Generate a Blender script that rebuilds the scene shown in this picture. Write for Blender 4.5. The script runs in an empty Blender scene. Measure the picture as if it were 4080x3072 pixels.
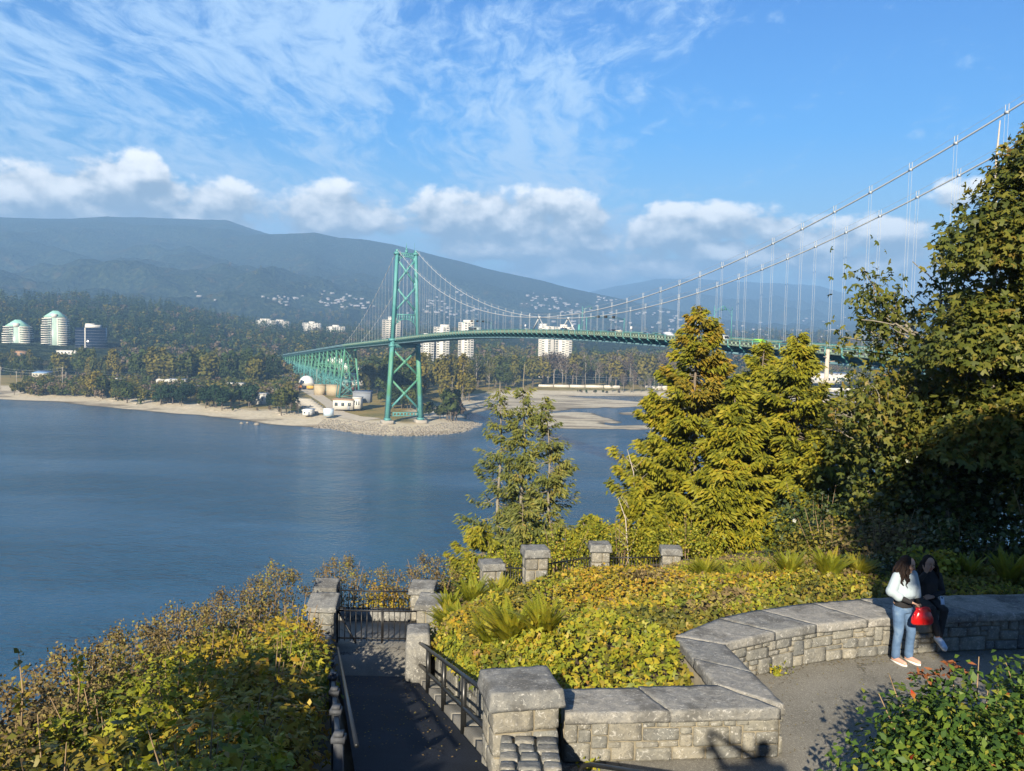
import bpy, math, random
import numpy as np
from math import radians as RAD, pi as PI, sin, cos
from mathutils import Matrix, Vector
random.seed(7); rng = np.random.default_rng(7)
S = bpy.context.scene; COL = S.collection

# ------------------------------------------------------------------ camera
CZ = 62.035                                   # eye height above the water
FPX = 3415.02                                 # focal length in pixels of the 4080 px wide photo
PITCH, ROLL = .06007, -.02275
cp, sp, cr, sr = cos(PITCH), sin(PITCH), cos(ROLL), sin(ROLL)
f_ = np.array([0, cp, -sp]); r_ = np.array([1., 0, 0]); d_ = np.cross(f_, r_)
RM = np.array([cr*r_+sr*d_, -sr*r_+cr*d_, f_])
cam = bpy.data.cameras.new('camera'); camo = bpy.data.objects.new('camera', cam); COL.objects.link(camo)
M = Matrix.Identity(4)
for i in range(3):
    M[i][0] = RM[0][i]; M[i][1] = -RM[1][i]; M[i][2] = -RM[2][i]
M[2][3] = CZ
camo.matrix_world = M
cam.sensor_width = 36; cam.lens = 36*FPX/4080; cam.clip_start = .05; cam.clip_end = 60000
S.camera = camo
def ray(u, v): return RM.T @ np.array([(u-2040)/FPX, (v-1536)/FPX, 1.])
def at(u, v, Y):                              # point seen at photo pixel u,v at ground distance Y
    d = ray(u, v); p = d*(Y/d[1]); p[2] += CZ; return p
def atz(u, v, z):                             # point seen at photo pixel u,v on the level z
    d = ray(u, v); p = d*((z-CZ)/d[2]); p[2] += CZ; return p

# ------------------------------------------------------------------ light
S.view_settings.view_transform = 'Standard'; S.view_settings.look = 'None'
S.view_settings.exposure = 1.42; S.view_settings.gamma = 1
S.cycles.use_denoising = True
S.cycles.max_bounces = 6; S.cycles.diffuse_bounces = 2; S.cycles.glossy_bounces = 2
S.cycles.transmission_bounces = 3; S.cycles.transparent_max_bounces = 6; S.cycles.volume_bounces = 0
SUN_EL, SUN_AZ = RAD(25.5), RAD(193.7)
sunv = Vector((sin(SUN_AZ)*cos(SUN_EL), cos(SUN_AZ)*cos(SUN_EL), sin(SUN_EL)))
sl = bpy.data.lights.new('sun', 'SUN'); so = bpy.data.objects.new('sun', sl); COL.objects.link(so)
sl.energy = 5.0; sl.angle = RAD(.53); sl.color = (1, .885, .70)
so.rotation_euler = sunv.to_track_quat('Z', 'Y').to_euler(); so.location = (-40, -60, 140)

# ------------------------------------------------------------------ node helpers
class NT:
    def __init__(s, tree): s.t = tree; s.n = tree.nodes; s.l = tree.links
    def new(s, typ, **k):
        n = s.n.new(typ)
        for a, b in k.items(): setattr(n, a, b)
        return n
    def put(s, sock, val):
        if hasattr(val, 'is_output'): s.l.new(val, sock)
        elif val is not None:
            if isinstance(val, (tuple, list)) and len(val) == 3 and sock.type == 'RGBA': val = (*val, 1)
            sock.default_value = val
    def math(s, op, a, b=None, c=None, clamp=False):
        n = s.new('ShaderNodeMath', operation=op, use_clamp=clamp)
        for i, x in enumerate((a, b, c)):
            if x is not None: s.put(n.inputs[i], x)
        return n.outputs[0]
    def vm(s, op, a, b=None):
        n = s.new('ShaderNodeVectorMath', operation=op)
        s.put(n.inputs[0], a)
        if b is not None: s.put(n.inputs[1], b)
        return n.outputs['Value' if op in ('LENGTH', 'DOT_PRODUCT') else 'Vector']
    def noise(s, vec, scale, detail=4, rough=.55, dist=0, out=0):
        n = s.new('ShaderNodeTexNoise'); s.put(n.inputs['Vector'], vec)
        n.inputs['Scale'].default_value = scale; n.inputs['Detail'].default_value = detail
        n.inputs['Roughness'].default_value = rough; n.inputs['Distortion'].default_value = dist
        return n.outputs[out]
    def mix(s, fac, a, b, mode='MIX'):
        n = s.new('ShaderNodeMix', data_type='RGBA', blend_type=mode)
        s.put(n.inputs[0], fac); s.put(n.inputs[6], a); s.put(n.inputs[7], b); return n.outputs[2]
    def step(s, x, a, b, t='SMOOTHSTEP', lo=0., hi=1.):
        n = s.new('ShaderNodeMapRange', interpolation_type=t); s.put(n.inputs[0], x)
        n.inputs[1].default_value = a; n.inputs[2].default_value = b
        n.inputs[3].default_value = lo; n.inputs[4].default_value = hi; return n.outputs[0]
    def ramp(s, fac, stops, interp='LINEAR'):
        n = s.new('ShaderNodeValToRGB'); r = n.color_ramp; r.interpolation = interp
        while len(r.elements) < len(stops): r.elements.new(.5)
        for e, (p, c) in zip(r.elements, stops): e.position = p; e.color = (*c, 1)
        s.put(n.inputs[0], fac); return n.outputs[0]
    def xyz(s, v):
        n = s.new('ShaderNodeSeparateXYZ'); s.put(n.inputs[0], v); return n.outputs
    def comb(s, x, y, z):
        n = s.new('ShaderNodeCombineXYZ')
        for i, q in enumerate((x, y, z)): s.put(n.inputs[i], q)
        return n.outputs[0]

# ------------------------------------------------------------------ world: sky and clouds
W = bpy.data.worlds.new('World'); S.world = W; W.use_nodes = True
w = NT(W.node_tree); bg = W.node_tree.nodes['Background']
sky = w.new('ShaderNodeTexSky', sky_type='NISHITA', sun_disc=False)
sky.sun_elevation = SUN_EL; sky.sun_rotation = SUN_AZ; sky.altitude = 60
sky.air_density = 1.15; sky.dust_density = .25; sky.ozone_density = 2.2
D = w.new('ShaderNodeTexCoord').outputs['Generated']
dx, dy, dz = w.xyz(D)
def azel(u, v):
    d = ray(u, v); return math.degrees(math.atan2(d[0], d[1])), math.degrees(math.atan2(d[2], math.hypot(d[0], d[1])))
PUFFS = [(120,770,210,75),(430,745,130,75),(560,690,100,50),(690,815,300,70),(90,850,260,50),(330,850,320,45),
 (1330,845,190,70),(1340,790,110,50),(1470,880,150,40),
 (1860,850,210,70),(2190,835,190,60),(2010,900,370,50),(2290,890,200,40),(2860,870,230,45),(2650,915,260,40),(2440,960,330,38),
 (2420,1060,250,52),(2250,1085,240,42),(2720,1070,240,42),(3330,950,300,52),(3050,905,230,35),(3520,1060,330,60),(2950,1010,330,32),
 (2060,985,400,40),(3900,760,200,34),(3850,1180,300,40)]
grp = bpy.data.node_groups.new('puffs', 'ShaderNodeTree')
grp.interface.new_socket('v', in_out='INPUT', socket_type='NodeSocketVector')
grp.interface.new_socket('d', in_out='OUTPUT', socket_type='NodeSocketFloat')
g = NT(grp); gi = g.new('NodeGroupInput'); go = g.new('NodeGroupOutput')
best = None
for (u, v, ru, rv) in PUFFS:
    a, e = azel(u, v); k = 180/PI/FPX
    q = g.vm('MULTIPLY', g.vm('SUBTRACT', gi.outputs[0], (a, e, 0)), (1/(ru*k*1.25), 1/(rv*k*1.75), 0))
    q = g.math('SUBTRACT', 1.0, g.vm('DOT_PRODUCT', q, q))
    best = q if best is None else g.math('SMOOTH_MAX', best, q, .35)
nz = g.noise(g.vm('MULTIPLY', gi.outputs[0], (1, 1.35, 1)), .36, 8, .55)
nz2 = g.noise(g.vm('MULTIPLY', gi.outputs[0], (1, 1.7, 1)), .16, 3, .5)
dens = g.math('ADD', g.math('MAXIMUM', best, -2.2), g.math('MULTIPLY', g.math('SUBTRACT', nz, .5), 3.3))
dens = g.math('ADD', dens, g.math('MULTIPLY', g.math('SUBTRACT', nz2, .5), 1.6))
g.l.new(dens, go.inputs[0])
az = w.math('MULTIPLY', w.math('ARCTAN2', dx, dy), 180/PI); el = w.math('MULTIPLY', w.math('ARCSINE', dz), 180/PI)
ae = w.comb(az, el, 0)
def puffs(vec):
    n = w.new('ShaderNodeGroup'); n.node_tree = grp; w.put(n.inputs[0], vec); return n.outputs[0]
c0 = puffs(ae); c1 = puffs(w.vm('ADD', ae, (-.28, .95, 0)))
cum = w.math('MULTIPLY', w.step(c0, -.05, .6), w.step(el, -1., 2.0))
lit = w.step(w.math('SUBTRACT', c0, c1), -.5, 1.25)
front = w.step(az, -20, -8)                  # the left bank is creamier
cumcol = w.mix(lit, (2.3, 2.5, 2.55), (10.4, 9.7, 8.5))
# cirrus on a high plane
hz = w.math('ADD', w.math('MAXIMUM', dz, .0), .06)
pxy = w.comb(w.math('DIVIDE', dx, hz), w.math('DIVIDE', dy, hz), 0)
warp = w.vm('MULTIPLY', w.vm('SUBTRACT', w.noise(pxy, .5, 3, .5, out=1), (.5, .5, .5)), (1.0, 1.0, 0))
pw = w.vm('ADD', pxy, warp)
s1 = w.noise(w.vm('MULTIPLY', pw, (2.3, .34, 1)), 1.0, 9, .62, .35)
s2 = w.noise(w.vm('ADD', pw, (3.1, 7.7, 0)), .42, 3, .5)
s3 = w.noise(w.vm('MULTIPLY', pw, (6.5, 2.6, 1)), 1.6, 6, .68, .5)
def bump(x, c, r): return w.math('MAXIMUM', w.math('SUBTRACT', 1.0, w.math('POWER', w.math('ABSOLUTE', w.math('DIVIDE', w.math('SUBTRACT', x, c), r)), 2.0)), 0.0)
cov = w.math('MULTIPLY', w.step(az, 1, -13), .10)
cov = w.math('ADD', cov, w.math('MULTIPLY', w.math('MULTIPLY', bump(az, 1.5, 7.5), bump(el, 10.5, 11)), .15))
cov = w.math('ADD', cov, w.math('MULTIPLY', w.math('MULTIPLY', bump(az, 4.5, 7), bump(el, 8., 5)), .08))
cov = w.math('ADD', cov, w.math('MULTIPLY', w.step(az, 8, 22), -.085))
ci = w.math('ADD', w.math('ADD', w.math('MULTIPLY', s1, .62), w.math('MULTIPLY', s2, .38)), cov)
ci = w.math('ADD', ci, w.math('MULTIPLY', w.math('SUBTRACT', s3, .5), .62))
ahead = w.step(w.math('ABSOLUTE', az), 95, 50)
cirrus = w.math('MULTIPLY', w.math('MULTIPLY', w.step(ci, .475, .73), .86), ahead)
cirrus = w.math('ADD', cirrus, w.math('MULTIPLY', w.math('MULTIPLY', w.step(el, 12, 1), .3), ahead))   # thin veil low down
skyb = w.mix(w.math('MULTIPLY', w.math('SUBTRACT', 1.0, ahead), .8), sky.outputs[0], (.25, .55, 1.3))
skycol = w.mix(1.0, skyb, w.ramp(w.step(el, 0, 22, 'LINEAR'), [(0, (.42,.58,.72)), (.3, (.4,.58,.72)), (.58, (.13,.5,.84)), (1, (.09,.41,.82))]), 'MULTIPLY')
col = w.mix(w.math('MINIMUM', cirrus, .9), skycol, (3.3, 4.6, 6.2))
col = w.mix(w.math('MULTIPLY', cum, .93), col, cumcol)
W.node_tree.links.new(col, bg.inputs[0]); bg.inputs[1].default_value = .075

# ------------------------------------------------------------------ mesh helpers
class MB:
    """collects faces (quads/tris/ngons) and links them as one mesh object"""
    def __init__(s): s.v = []; s.f = []; s.n = 0
    def add(s, V, F, mat=0):
        V = np.asarray(V, float).reshape(-1, 3)
        s.v.append(V)
        if isinstance(F, np.ndarray): F = [F]
        for a in F: s.f.append((np.atleast_2d(np.asarray(a, int))+s.n, mat))
        s.n += len(V); return s
    def box(s, c, d, rz=0., mat=0, top=1.):
        x, y, z = np.array(d)/2.
        V = np.array([(i*x*(top if k > 0 else 1), j*y*(top if k > 0 else 1), k*z) for k in (-1, 1) for i, j in ((-1,-1),(1,-1),(1,1),(-1,1))])
        a, b = cos(rz), sin(rz)
        V = np.stack([V[:,0]*a-V[:,1]*b, V[:,0]*b+V[:,1]*a, V[:,2]], 1)+np.array(c)
        return s.add(V, BOXF, mat)
    def beam(s, p, q, wd, h=None, up=(0,0,1), mat=0, w2=None, h2=None):
        p, q = np.array(p, float), np.array(q, float); h = h or wd; t = q-p; t /= np.linalg.norm(t)+1e-9
        a = np.cross(t, up)
        if np.linalg.norm(a) < 1e-4: a = np.cross(t, (0,1,0))
        a /= np.linalg.norm(a); b = np.cross(a, t); V = []
        for o, ww, hh in ((p, wd, h), (q, w2 or wd, h2 or h)):
            for i, j in ((-1,-1),(1,-1),(1,1),(-1,1)): V.append(o+a*i*ww/2+b*j*hh/2)
        return s.add(V, BOXF, mat)
    def tube(s, pts, rad, n=8, mat=0, cap=True):
        P = np.array(pts, float); m = len(P); rad = np.broadcast_to(np.asarray(rad, float), (m,))
        T = np.gradient(P, axis=0) if m > 2 else np.repeat((P[1:]-P[:1]), 2, 0)
        T = T/(np.linalg.norm(T, axis=1, keepdims=True)+1e-9)
        u = np.array([1., 0, 0]) if abs(T[0][0]) < .8 else np.array([0, 1., 0]); V = []
        for i in range(m):
            a = u-T[i]*np.dot(u, T[i]); a /= np.linalg.norm(a)+1e-9; u = a; b = np.cross(T[i], a)
            th = np.arange(n)*2*PI/n
            V.append(P[i]+rad[i]*(np.cos(th)[:,None]*a+np.sin(th)[:,None]*b))
        F = [[i*n+j, i*n+(j+1)%n, (i+1)*n+(j+1)%n, (i+1)*n+j] for i in range(m-1) for j in range(n)]
        fs = [np.array(F)]
        if cap: fs += [np.array([list(range(n))[::-1]]), np.array([[(m-1)*n+j for j in range(n)]])]
        return s.add(np.concatenate(V), fs, mat)
    def ball(s, c, r, nu=12, nv=8, mat=0, R=None):
        r = np.broadcast_to(np.asarray(r, float), (3,)); V = [(0,0,-1.)]
        for j in range(1, nv):
            b = -PI/2+PI*j/nv
            V += [(cos(b)*cos(2*PI*i/nu), cos(b)*sin(2*PI*i/nu), sin(b)) for i in range(nu)]
        V.append((0,0,1.)); V = np.array(V)*r
        if R is not None: V = V @ np.array(R).T
        q = [[1+j*nu+i, 1+j*nu+(i+1)%nu, 1+(j+1)*nu+(i+1)%nu, 1+(j+1)*nu+i] for j in range(nv-2) for i in range(nu)]
        L = len(V)-1
        t = [[0, 1+(i+1)%nu, 1+i] for i in range(nu)]+[[L, 1+(nv-2)*nu+i, 1+(nv-2)*nu+(i+1)%nu] for i in range(nu)]
        return s.add(V+np.array(c), [np.array(q), np.array(t)], mat)
    def prism(s, poly, z0, z1, mat=0):
        P = np.array(poly, float); n = len(P); z0 = np.broadcast_to(z0, (n,)); z1 = np.broadcast_to(z1, (n,))
        if (P[:,0]*np.roll(P[:,1], -1)-np.roll(P[:,0], -1)*P[:,1]).sum() < 0: P, z0, z1 = P[::-1], z0[::-1], z1[::-1]
        V = np.concatenate([np.column_stack([P, z0]), np.column_stack([P, z1])])
        return s.add(V, [np.array([[i, (i+1)%n, n+(i+1)%n, n+i] for i in range(n)]), np.array([list(range(n))[::-1]]), np.array([list(range(n, 2*n))])], mat)
    def grid(s, V, nx, ny, mat=0):
        i, j = np.meshgrid(np.arange(nx-1), np.arange(ny-1)); k = (j*nx+i).ravel()
        return s.add(V, np.stack([k, k+1, k+nx+1, k+nx], 1), mat)
    def build(s, name, mats, parent=None, smooth=False):
        if not s.f: return None
        me = bpy.data.meshes.new(name)
        V = np.concatenate(s.v) if s.v else np.zeros((0, 3))
        me.vertices.add(len(V)); me.vertices.foreach_set('co', V.astype(np.float32).ravel())
        lp = np.concatenate([a.ravel() for a, _ in s.f]); cnt = np.concatenate([np.full(len(a), a.shape[1]) for a, _ in s.f])
        mi = np.concatenate([np.full(len(a), m) for a, m in s.f])
        me.loops.add(len(lp)); me.loops.foreach_set('vertex_index', lp.astype(np.int32))
        me.polygons.add(len(cnt)); me.polygons.foreach_set('loop_start', np.concatenate([[0], np.cumsum(cnt)[:-1]]).astype(np.int32))
        me.polygons.foreach_set('material_index', mi.astype(np.int32))
        if smooth: me.polygons.foreach_set('use_smooth', np.ones(len(cnt), bool))
        me.update(calc_edges=True)
        for m in (mats if isinstance(mats, (list, tuple)) else [mats]): me.materials.append(m)
        o = bpy.data.objects.new(name, me); COL.objects.link(o)
        if parent is not None: o.parent = parent
        return o
BOXF = np.array([[3,2,1,0],[4,5,6,7],[0,1,5,4],[1,2,6,5],[2,3,7,6],[3,0,4,7]])
def tag(o, label, cat=None, group=None, kind=None):
    o['label'] = label
    if cat: o['category'] = cat
    if group: o['group'] = group
    if kind: o['kind'] = kind
    return o
def thing(name, label, cat, loc=(0,0,0), rz=0., group=None, kind=None):
    o = bpy.data.objects.new(name, None); COL.objects.link(o); o.empty_display_size = .2
    o.location = loc; o.rotation_euler = (0,0,rz); return tag(o, label, cat, group, kind)
def copy_tree(o, parent=None):
    c = o.copy(); COL.objects.link(c); c.parent = parent
    for ch in list(o.children): copy_tree(ch, c)
    return c
def dup(o, loc, rz=0., sc=1., label=None, group=None):
    c = copy_tree(o); c.location = loc; c.rotation_euler = (0,0,rz); c.scale = (sc,)*3 if np.isscalar(sc) else sc
    if label: c['label'] = label
    if group: c['group'] = group
    return c
def hash3(i, j, k):
    h = (i.astype(np.int64)*374761393+j.astype(np.int64)*668265263+k.astype(np.int64)*2147483647 % 1274126177) & 0x7fffffff
    h = ((h ^ (h >> 13))*1274126177) & 0x7fffffff
    return ((h ^ (h >> 16)) & 0xffff)/65535.
def vnoise(P, s=1.):
    P = np.asarray(P, float)*s; I = np.floor(P); f = P-I; f = f*f*(3-2*f); I = I.astype(np.int64); r = 0
    for a in (0, 1):
        for b in (0, 1):
            for c in (0, 1):
                wt = (f[...,0] if a else 1-f[...,0])*(f[...,1] if b else 1-f[...,1])*(f[...,2] if c else 1-f[...,2])
                r = r+wt*hash3(I[...,0]+a, I[...,1]+b, I[...,2]+c)
    return r
def fbm(P, s=1., o=4): return sum(vnoise(np.asarray(P)+17.3*k, s*2**k)*.5**(k+1) for k in range(o))
def fbm2(x, y, s=1., o=4): return fbm(np.stack([x, y, np.zeros_like(x)+.37], -1), s, o)
def inpoly(x, y, poly):
    r = np.zeros(np.shape(x), bool); P = np.asarray(poly, float); n = len(P)
    for i in range(n):
        (x0, y0), (x1, y1) = P[i], P[(i+1) % n]
        if y0 == y1: continue
        r ^= ((y0 > y) != (y1 > y)) & (x < (x1-x0)*(y-y0)/(y1-y0)+x0)
    return r
def sdist(x, y, poly):                        # signed distance, positive inside
    d = np.full(np.shape(x), 1e9); P = np.asarray(poly, float); n = len(P)
    for i in range(n):
        a, b = P[i], P[(i+1) % n]; ab = b-a
        t = np.clip(((x-a[0])*ab[0]+(y-a[1])*ab[1])/(ab@ab+1e-12), 0, 1)
        d = np.minimum(d, np.hypot(x-a[0]-t*ab[0], y-a[1]-t*ab[1]))
    return np.where(inpoly(x, y, P), d, -d)

# ------------------------------------------------------------------ materials
def mat(name):
    m = bpy.data.materials.new(name); m.use_nodes = True; t = NT(m.node_tree); b = m.node_tree.nodes['Principled BSDF']
    return m, t, b
def co(t, which='Object'): return t.new('ShaderNodeTexCoord').outputs[which]
def wpos(t): return t.new('ShaderNodeNewGeometry').outputs['Position']
def plain(name, c, rough=.6, var=.25, scale=3., metal=0., bump=0., bscale=30., spec=None, obj=False):
    m, t, b = mat(name); v = co(t)
    n = t.noise(v, scale, 5, .6)
    a = tuple(x*(1-var) for x in c); d = tuple(min(1, x*(1+var)) for x in c)
    t.put(b.inputs['Base Color'], t.ramp(n, [(.25, a), (.75, d)]))
    b.inputs['Roughness'].default_value = rough; b.inputs['Metallic'].default_value = metal
    if spec is not None: b.inputs['Specular IOR Level'].default_value = spec
    if bump:
        bn = t.new('ShaderNodeBump'); bn.inputs['Strength'].default_value = bump; bn.inputs['Distance'].default_value = .02
        t.put(bn.inputs['Height'], t.noise(v, bscale, 5, .65)); t.l.new(bn.outputs[0], b.inputs['Normal'])
    return m
def leafmat(name, stops, nscale=.6, trans=.3, rough=.5, objvar=0., isl=.6, spec=.35):
    """foliage: hue from a per-leaf random number mixed with a patchy noise"""
    m, t, b = mat(name); geo = t.new('ShaderNodeNewGeometry')
    n = t.step(t.noise(geo.outputs['Position'], nscale, 3, .55), .3, .7, 'LINEAR')
    f = t.math('ADD', t.math('MULTIPLY', geo.outputs['Random Per Island'], isl), t.math('MULTIPLY', n, 1-isl))
    if objvar:
        oi = t.new('ShaderNodeObjectInfo').outputs['Random']
        f = t.math('ADD', t.math('MULTIPLY', f, 1-objvar), t.math('MULTIPLY', oi, objvar))
    c = t.ramp(f, stops)
    t.put(b.inputs['Base Color'], c); b.inputs['Roughness'].default_value = rough; b.inputs['Specular IOR Level'].default_value = spec
    tr = t.new('ShaderNodeBsdfTranslucent'); t.put(tr.inputs[0], c)
    mx = t.new('ShaderNodeMixShader'); mx.inputs[0].default_value = trans
    t.l.new(b.outputs[0], mx.inputs[1]); t.l.new(tr.outputs[0], mx.inputs[2])
    t.l.new(mx.outputs[0], m.node_tree.nodes['Material Output'].inputs[0]); return m
GRN, OLV, YEL, BRN, ORG = (.05,.08,.018), (.11,.115,.02), (.33,.26,.02), (.17,.095,.04), (.3,.15,.03)

# ------------------------------------------------------------------ water
m_water, t, b = mat('water'); v = wpos(t)
b.inputs['Base Color'].default_value = (.012, .06, .115, 1); b.inputs['Roughness'].default_value = .12; b.inputs['IOR'].default_value = 1.33
b.inputs['Specular IOR Level'].default_value = .5
big = t.noise(t.vm('MULTIPLY', v, (.35, 1, 1)), .012, 4, .6)
h = t.math('ADD', t.math('MULTIPLY', t.noise(t.vm('MULTIPLY', v, (.8, 1.3, 1)), .55, 3, .6), .9), t.math('MULTIPLY', t.noise(v, .11, 3, .5), 1.8))
h = t.math('ADD', h, t.math('MULTIPLY', t.noise(v, 2.2, 2, .5), .14))
bn = t.new('ShaderNodeBump'); bn.inputs['Distance'].default_value = 1.0
t.put(bn.inputs['Strength'], t.step(big, .35, .65, lo=.3, hi=1.)); t.put(bn.inputs['Height'], h); t.l.new(bn.outputs[0], b.inputs['Normal'])
sea = MB().add([(-9000, -200, 0), (9000, -200, 0), (9000, 16000, 0), (-9000, 16000, 0)], np.array([[0,1,2,3]])).build('water', m_water)
tag(sea, 'rippled dark blue water of the narrows below the bridge', 'water', kind='structure')

# ------------------------------------------------------------------ north shore terrain
SHORE = [(-2600,1300),(-1200,905),(-700,800),(-520,765),(-450,750),(-436,700),(-410,690),(-365,676),(-301,646),(-230,607),(-153,557),(-114,536),(-95,513),(-78,504),(-60,505),(-41,521),
         (-29,537),(-20,560),(-19,582),(-30,612),(-34,650),(-22,690),(-14,740),(-4,800),(20,850),(60,872),(110,885),(175,892),(235,860),(300,850),(360,800),(500,770),(900,860),(2600,1300),(2600,4000),(-2600,4000)]
def cp_(pts): return [tuple(atz(1700+a*.5425, 1400+b_*.5425, .2)[:2]) for a, b_ in pts]
BARS = [cp_([(640,560),(760,500),(850,452),(1000,448),(1080,445),(1230,452),(1330,478),(1450,512),(1380,528),(1290,518),(1250,532),(1350,547),(1440,545),(1800,535),(2100,520),(2100,560),(1800,572),(1410,572),(1080,574),(800,566)]),
        cp_([(1390,447),(1500,441),(1700,447),(2000,455),(2000,490),(1700,502),(1530,484)]),
        cp_([(420,345),(640,328),(1000,330),(1300,345),(1800,385),(1800,405),(1500,415),(1100,420),(700,470),(560,470),(430,420)]),
        [(150,690),(280,668),(420,720),(600,760),(600,830),(330,800),(240,850),(150,800)]]
SPIT = cp_([(-60,-60),(0,0)])
def shore_h(x, y):
    n = fbm2(x, y, .02, 4)-.47; n1 = fbm2(x, y, .11, 3)-.44
    sd = sdist(x, y, SHORE)+n*26
    z = np.where(sd < 0, np.maximum(sd*.09, -4), np.interp(sd, [0, 14, 30, 60, 220, 600], [0, 1.1, 2.6, 3.6, 4.4, 8]))
    for p in BARS:
        s2 = sdist(x, y, p)+n*30+n1*8
        z = np.maximum(z, np.clip(s2*.05, -3, .42)+n1*.35*(s2 > 0))
    ridge = np.exp(-((x+395)/95)**2*.5-((y-716)/9)**2)                     # the small spit at the left
    return z+n1*.5*(z > .8)
def ground(x, y):
    x = np.atleast_1d(np.asarray(x, float)); y = np.atleast_1d(np.asarray(y, float))
    z = shore_h(x, y); z = np.where((y > 1085) | (abs(x) > 900), np.maximum(far_h(x, y), 2.5), z); return z
xs = np.arange(-760, 904, 4.); ys = np.arange(488, 1104, 4.); X, Y = np.meshgrid(xs, ys); Z = shore_h(X, Y)
m_shore, t, b = mat('shore'); v = wpos(t); _, _, vz = t.xyz(v)
n1 = t.noise(v, .05, 5, .6); n2 = t.noise(v, .35, 5, .65); nb = t.noise(t.vm('MULTIPLY', v, (.25, 1, 1)), .06, 4, .6)
sand = t.ramp(n2, [(.3, (.42,.36,.25)), (.7, (.6,.53,.39))]); mud = t.ramp(n2, [(.3, (.2,.165,.11)), (.7, (.33,.275,.19))])
gra = t.ramp(t.math('ADD', t.math('MULTIPLY', n1, .6), t.math('MULTIPLY', n2, .4)), [(.35, (.09,.1,.03)), (.5, (.24,.19,.06)), (.66, (.32,.22,.08))])
low = t.mix(t.step(nb, .46, .56), sand, mud)
low = t.mix(t.step(vz, .02, .3), (.1,.085,.055), low)
zz = t.math('ADD', vz, t.math('MULTIPLY', t.math('SUBTRACT', n1, .5), 1.2))
c = t.mix(t.step(zz, .9, 1.2), low, sand); c = t.mix(t.step(zz, 2.7, 3.3), c, gra)
t.put(b.inputs['Base Color'], c); b.inputs['Roughness'].default_value = .9; b.inputs['Specular IOR Level'].default_value = .2
bn = t.new('ShaderNodeBump'); bn.inputs['Distance'].default_value = .5; bn.inputs['Strength'].default_value = .6; t.put(bn.inputs['Height'], t.noise(v, .5, 5, .7)); t.l.new(bn.outputs[0], b.inputs['Normal'])
land = MB().grid(np.stack([X.ravel(), Y.ravel(), Z.ravel()], 1), len(xs), len(ys)).build('ground', m_shore, smooth=True)
tag(land, 'flat far shore with pale sandy beach, mudflats and dry grass', 'ground', kind='structure')

# ------------------------------------------------------------------ hills and mountains (one polar height field)
def hor(u): return 1330.55+(u-2040)*.02275
def prof(pts):
    a = np.array([math.atan((u-2040)/FPX/cos(PITCH)) for u, v in pts]); e = np.array([(hor(u)-v)/FPX for u, v in pts])
    return lambda az: np.interp(az, a, e)*np.cos(az)
RANGES = [ # skyline profile, toe distance, ridge distance, exponent, roughness
 (prof([(-900,1185),(-300,1190),(0,1196),(300,1200),(500,1214),(620,1228),(800,1262),(950,1292),(1150,1318),(1400,1332),(2000,1342),(2900,1366),(4400,1390),(5500,1400)]), 1080, 2100, 1.0, 7),
 (prof([(-900,930),(-200,860),(0,868),(250,874),(330,872),(430,864),(520,870),(620,872),(760,877),(900,878),(1000,912),(1100,943),(1180,965),(1300,1010),(1400,1062),(1480,1100),(1700,1210),(1900,1300),(2200,1334),(5500,1400)]), 2300, 6600, 1.25, 95),
 (prof([(-900,1290),(700,960),(1000,935),(1125,934),(1250,929),(1345,950),(1430,953),(1560,975),(1700,1012),(1840,1047),(2000,1086),(2160,1122),(2300,1156),(2440,1186),(2560,1212),(2800,1262),(3200,1318),(3700,1360),(5500,1410)]), 2200, 5600, 1.6, 60),
 (prof([(-900,1300),(2000,1210),(2300,1170),(2520,1126),(2600,1112),(2760,1112),(2850,1120),(3100,1131),(3250,1142),(3400,1182),(3600,1222),(3700,1246),(3900,1270),(4200,1290),(5500,1330)]), 4200, 11500, 1.3, 120),
 (prof([(-900,1300),(1500,1322),(2200,1318),(2700,1322),(3000,1318),(3300,1322),(3700,1330),(5500,1372)]), 1500, 3600, 1.0, 10)]
def far_h(x, y):
    az = np.arctan2(x, y); d = np.hypot(x, y); n = fbm2(x, y, .0011, 5)-.47; nr = np.abs(fbm2(x+900, y, .0016, 4)-.47)
    nr2 = np.abs(fbm2(x, y+500, .0042, 3)-.44)*2; n3 = fbm2(x, y, .006, 3)-.44; z = np.full(np.shape(x), 3.0)
    for pf, d0, dr, ex, ro in RANGES:
        hr = CZ+pf(az)*dr; t_ = np.clip((d-d0)/(dr-d0), 0, 1.5)
        up = np.minimum(t_, 1)**ex; back = np.clip((t_-1)/.35, 0, 1)
        h = 3+(hr-3)*up*(1-.6*back**2)
        h = h+(n*1.0-nr*2.2+.22)*ro*np.sin(np.clip(t_, 0, 1)**.8*PI)*2.5+n3*ro*.2*np.clip(t_, 0, 1)-nr2*ro*.9*np.sin(np.clip(t_, 0, 1)*PI)
        z = np.maximum(z, h)
    return z
azs = np.radians(np.linspace(-40, 40, 560)); ds = 1000*(14.5**np.linspace(0, 1, 230))
A, Dd = np.meshgrid(azs, ds); X, Y = Dd*np.sin(A), Dd*np.cos(A); Z = far_h(X, Y); FARX, FARD, FARZ = azs, ds, Z
m_hill, t, b = mat('forested_hill'); v = wpos(t)
n1 = t.noise(v, .0035, 6, .62); n2 = t.noise(t.vm('MULTIPLY', v, (1, 1, .6)), .055, 4, .7); n3 = t.noise(v, .012, 5, .6)
c = t.ramp(n2, [(.3, (.006,.01,.008)), (.5, (.03,.044,.024)), (.72, (.085,.1,.045))])
c = t.mix(t.step(n3, .55, .68), c, t.ramp(n2, [(.3, (.03,.03,.012)), (.7, (.1,.08,.03))]))
scar = t.math('MULTIPLY', t.step(n1, .66, .72), t.step(t.xyz(v)[2], 260, 420))
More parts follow.
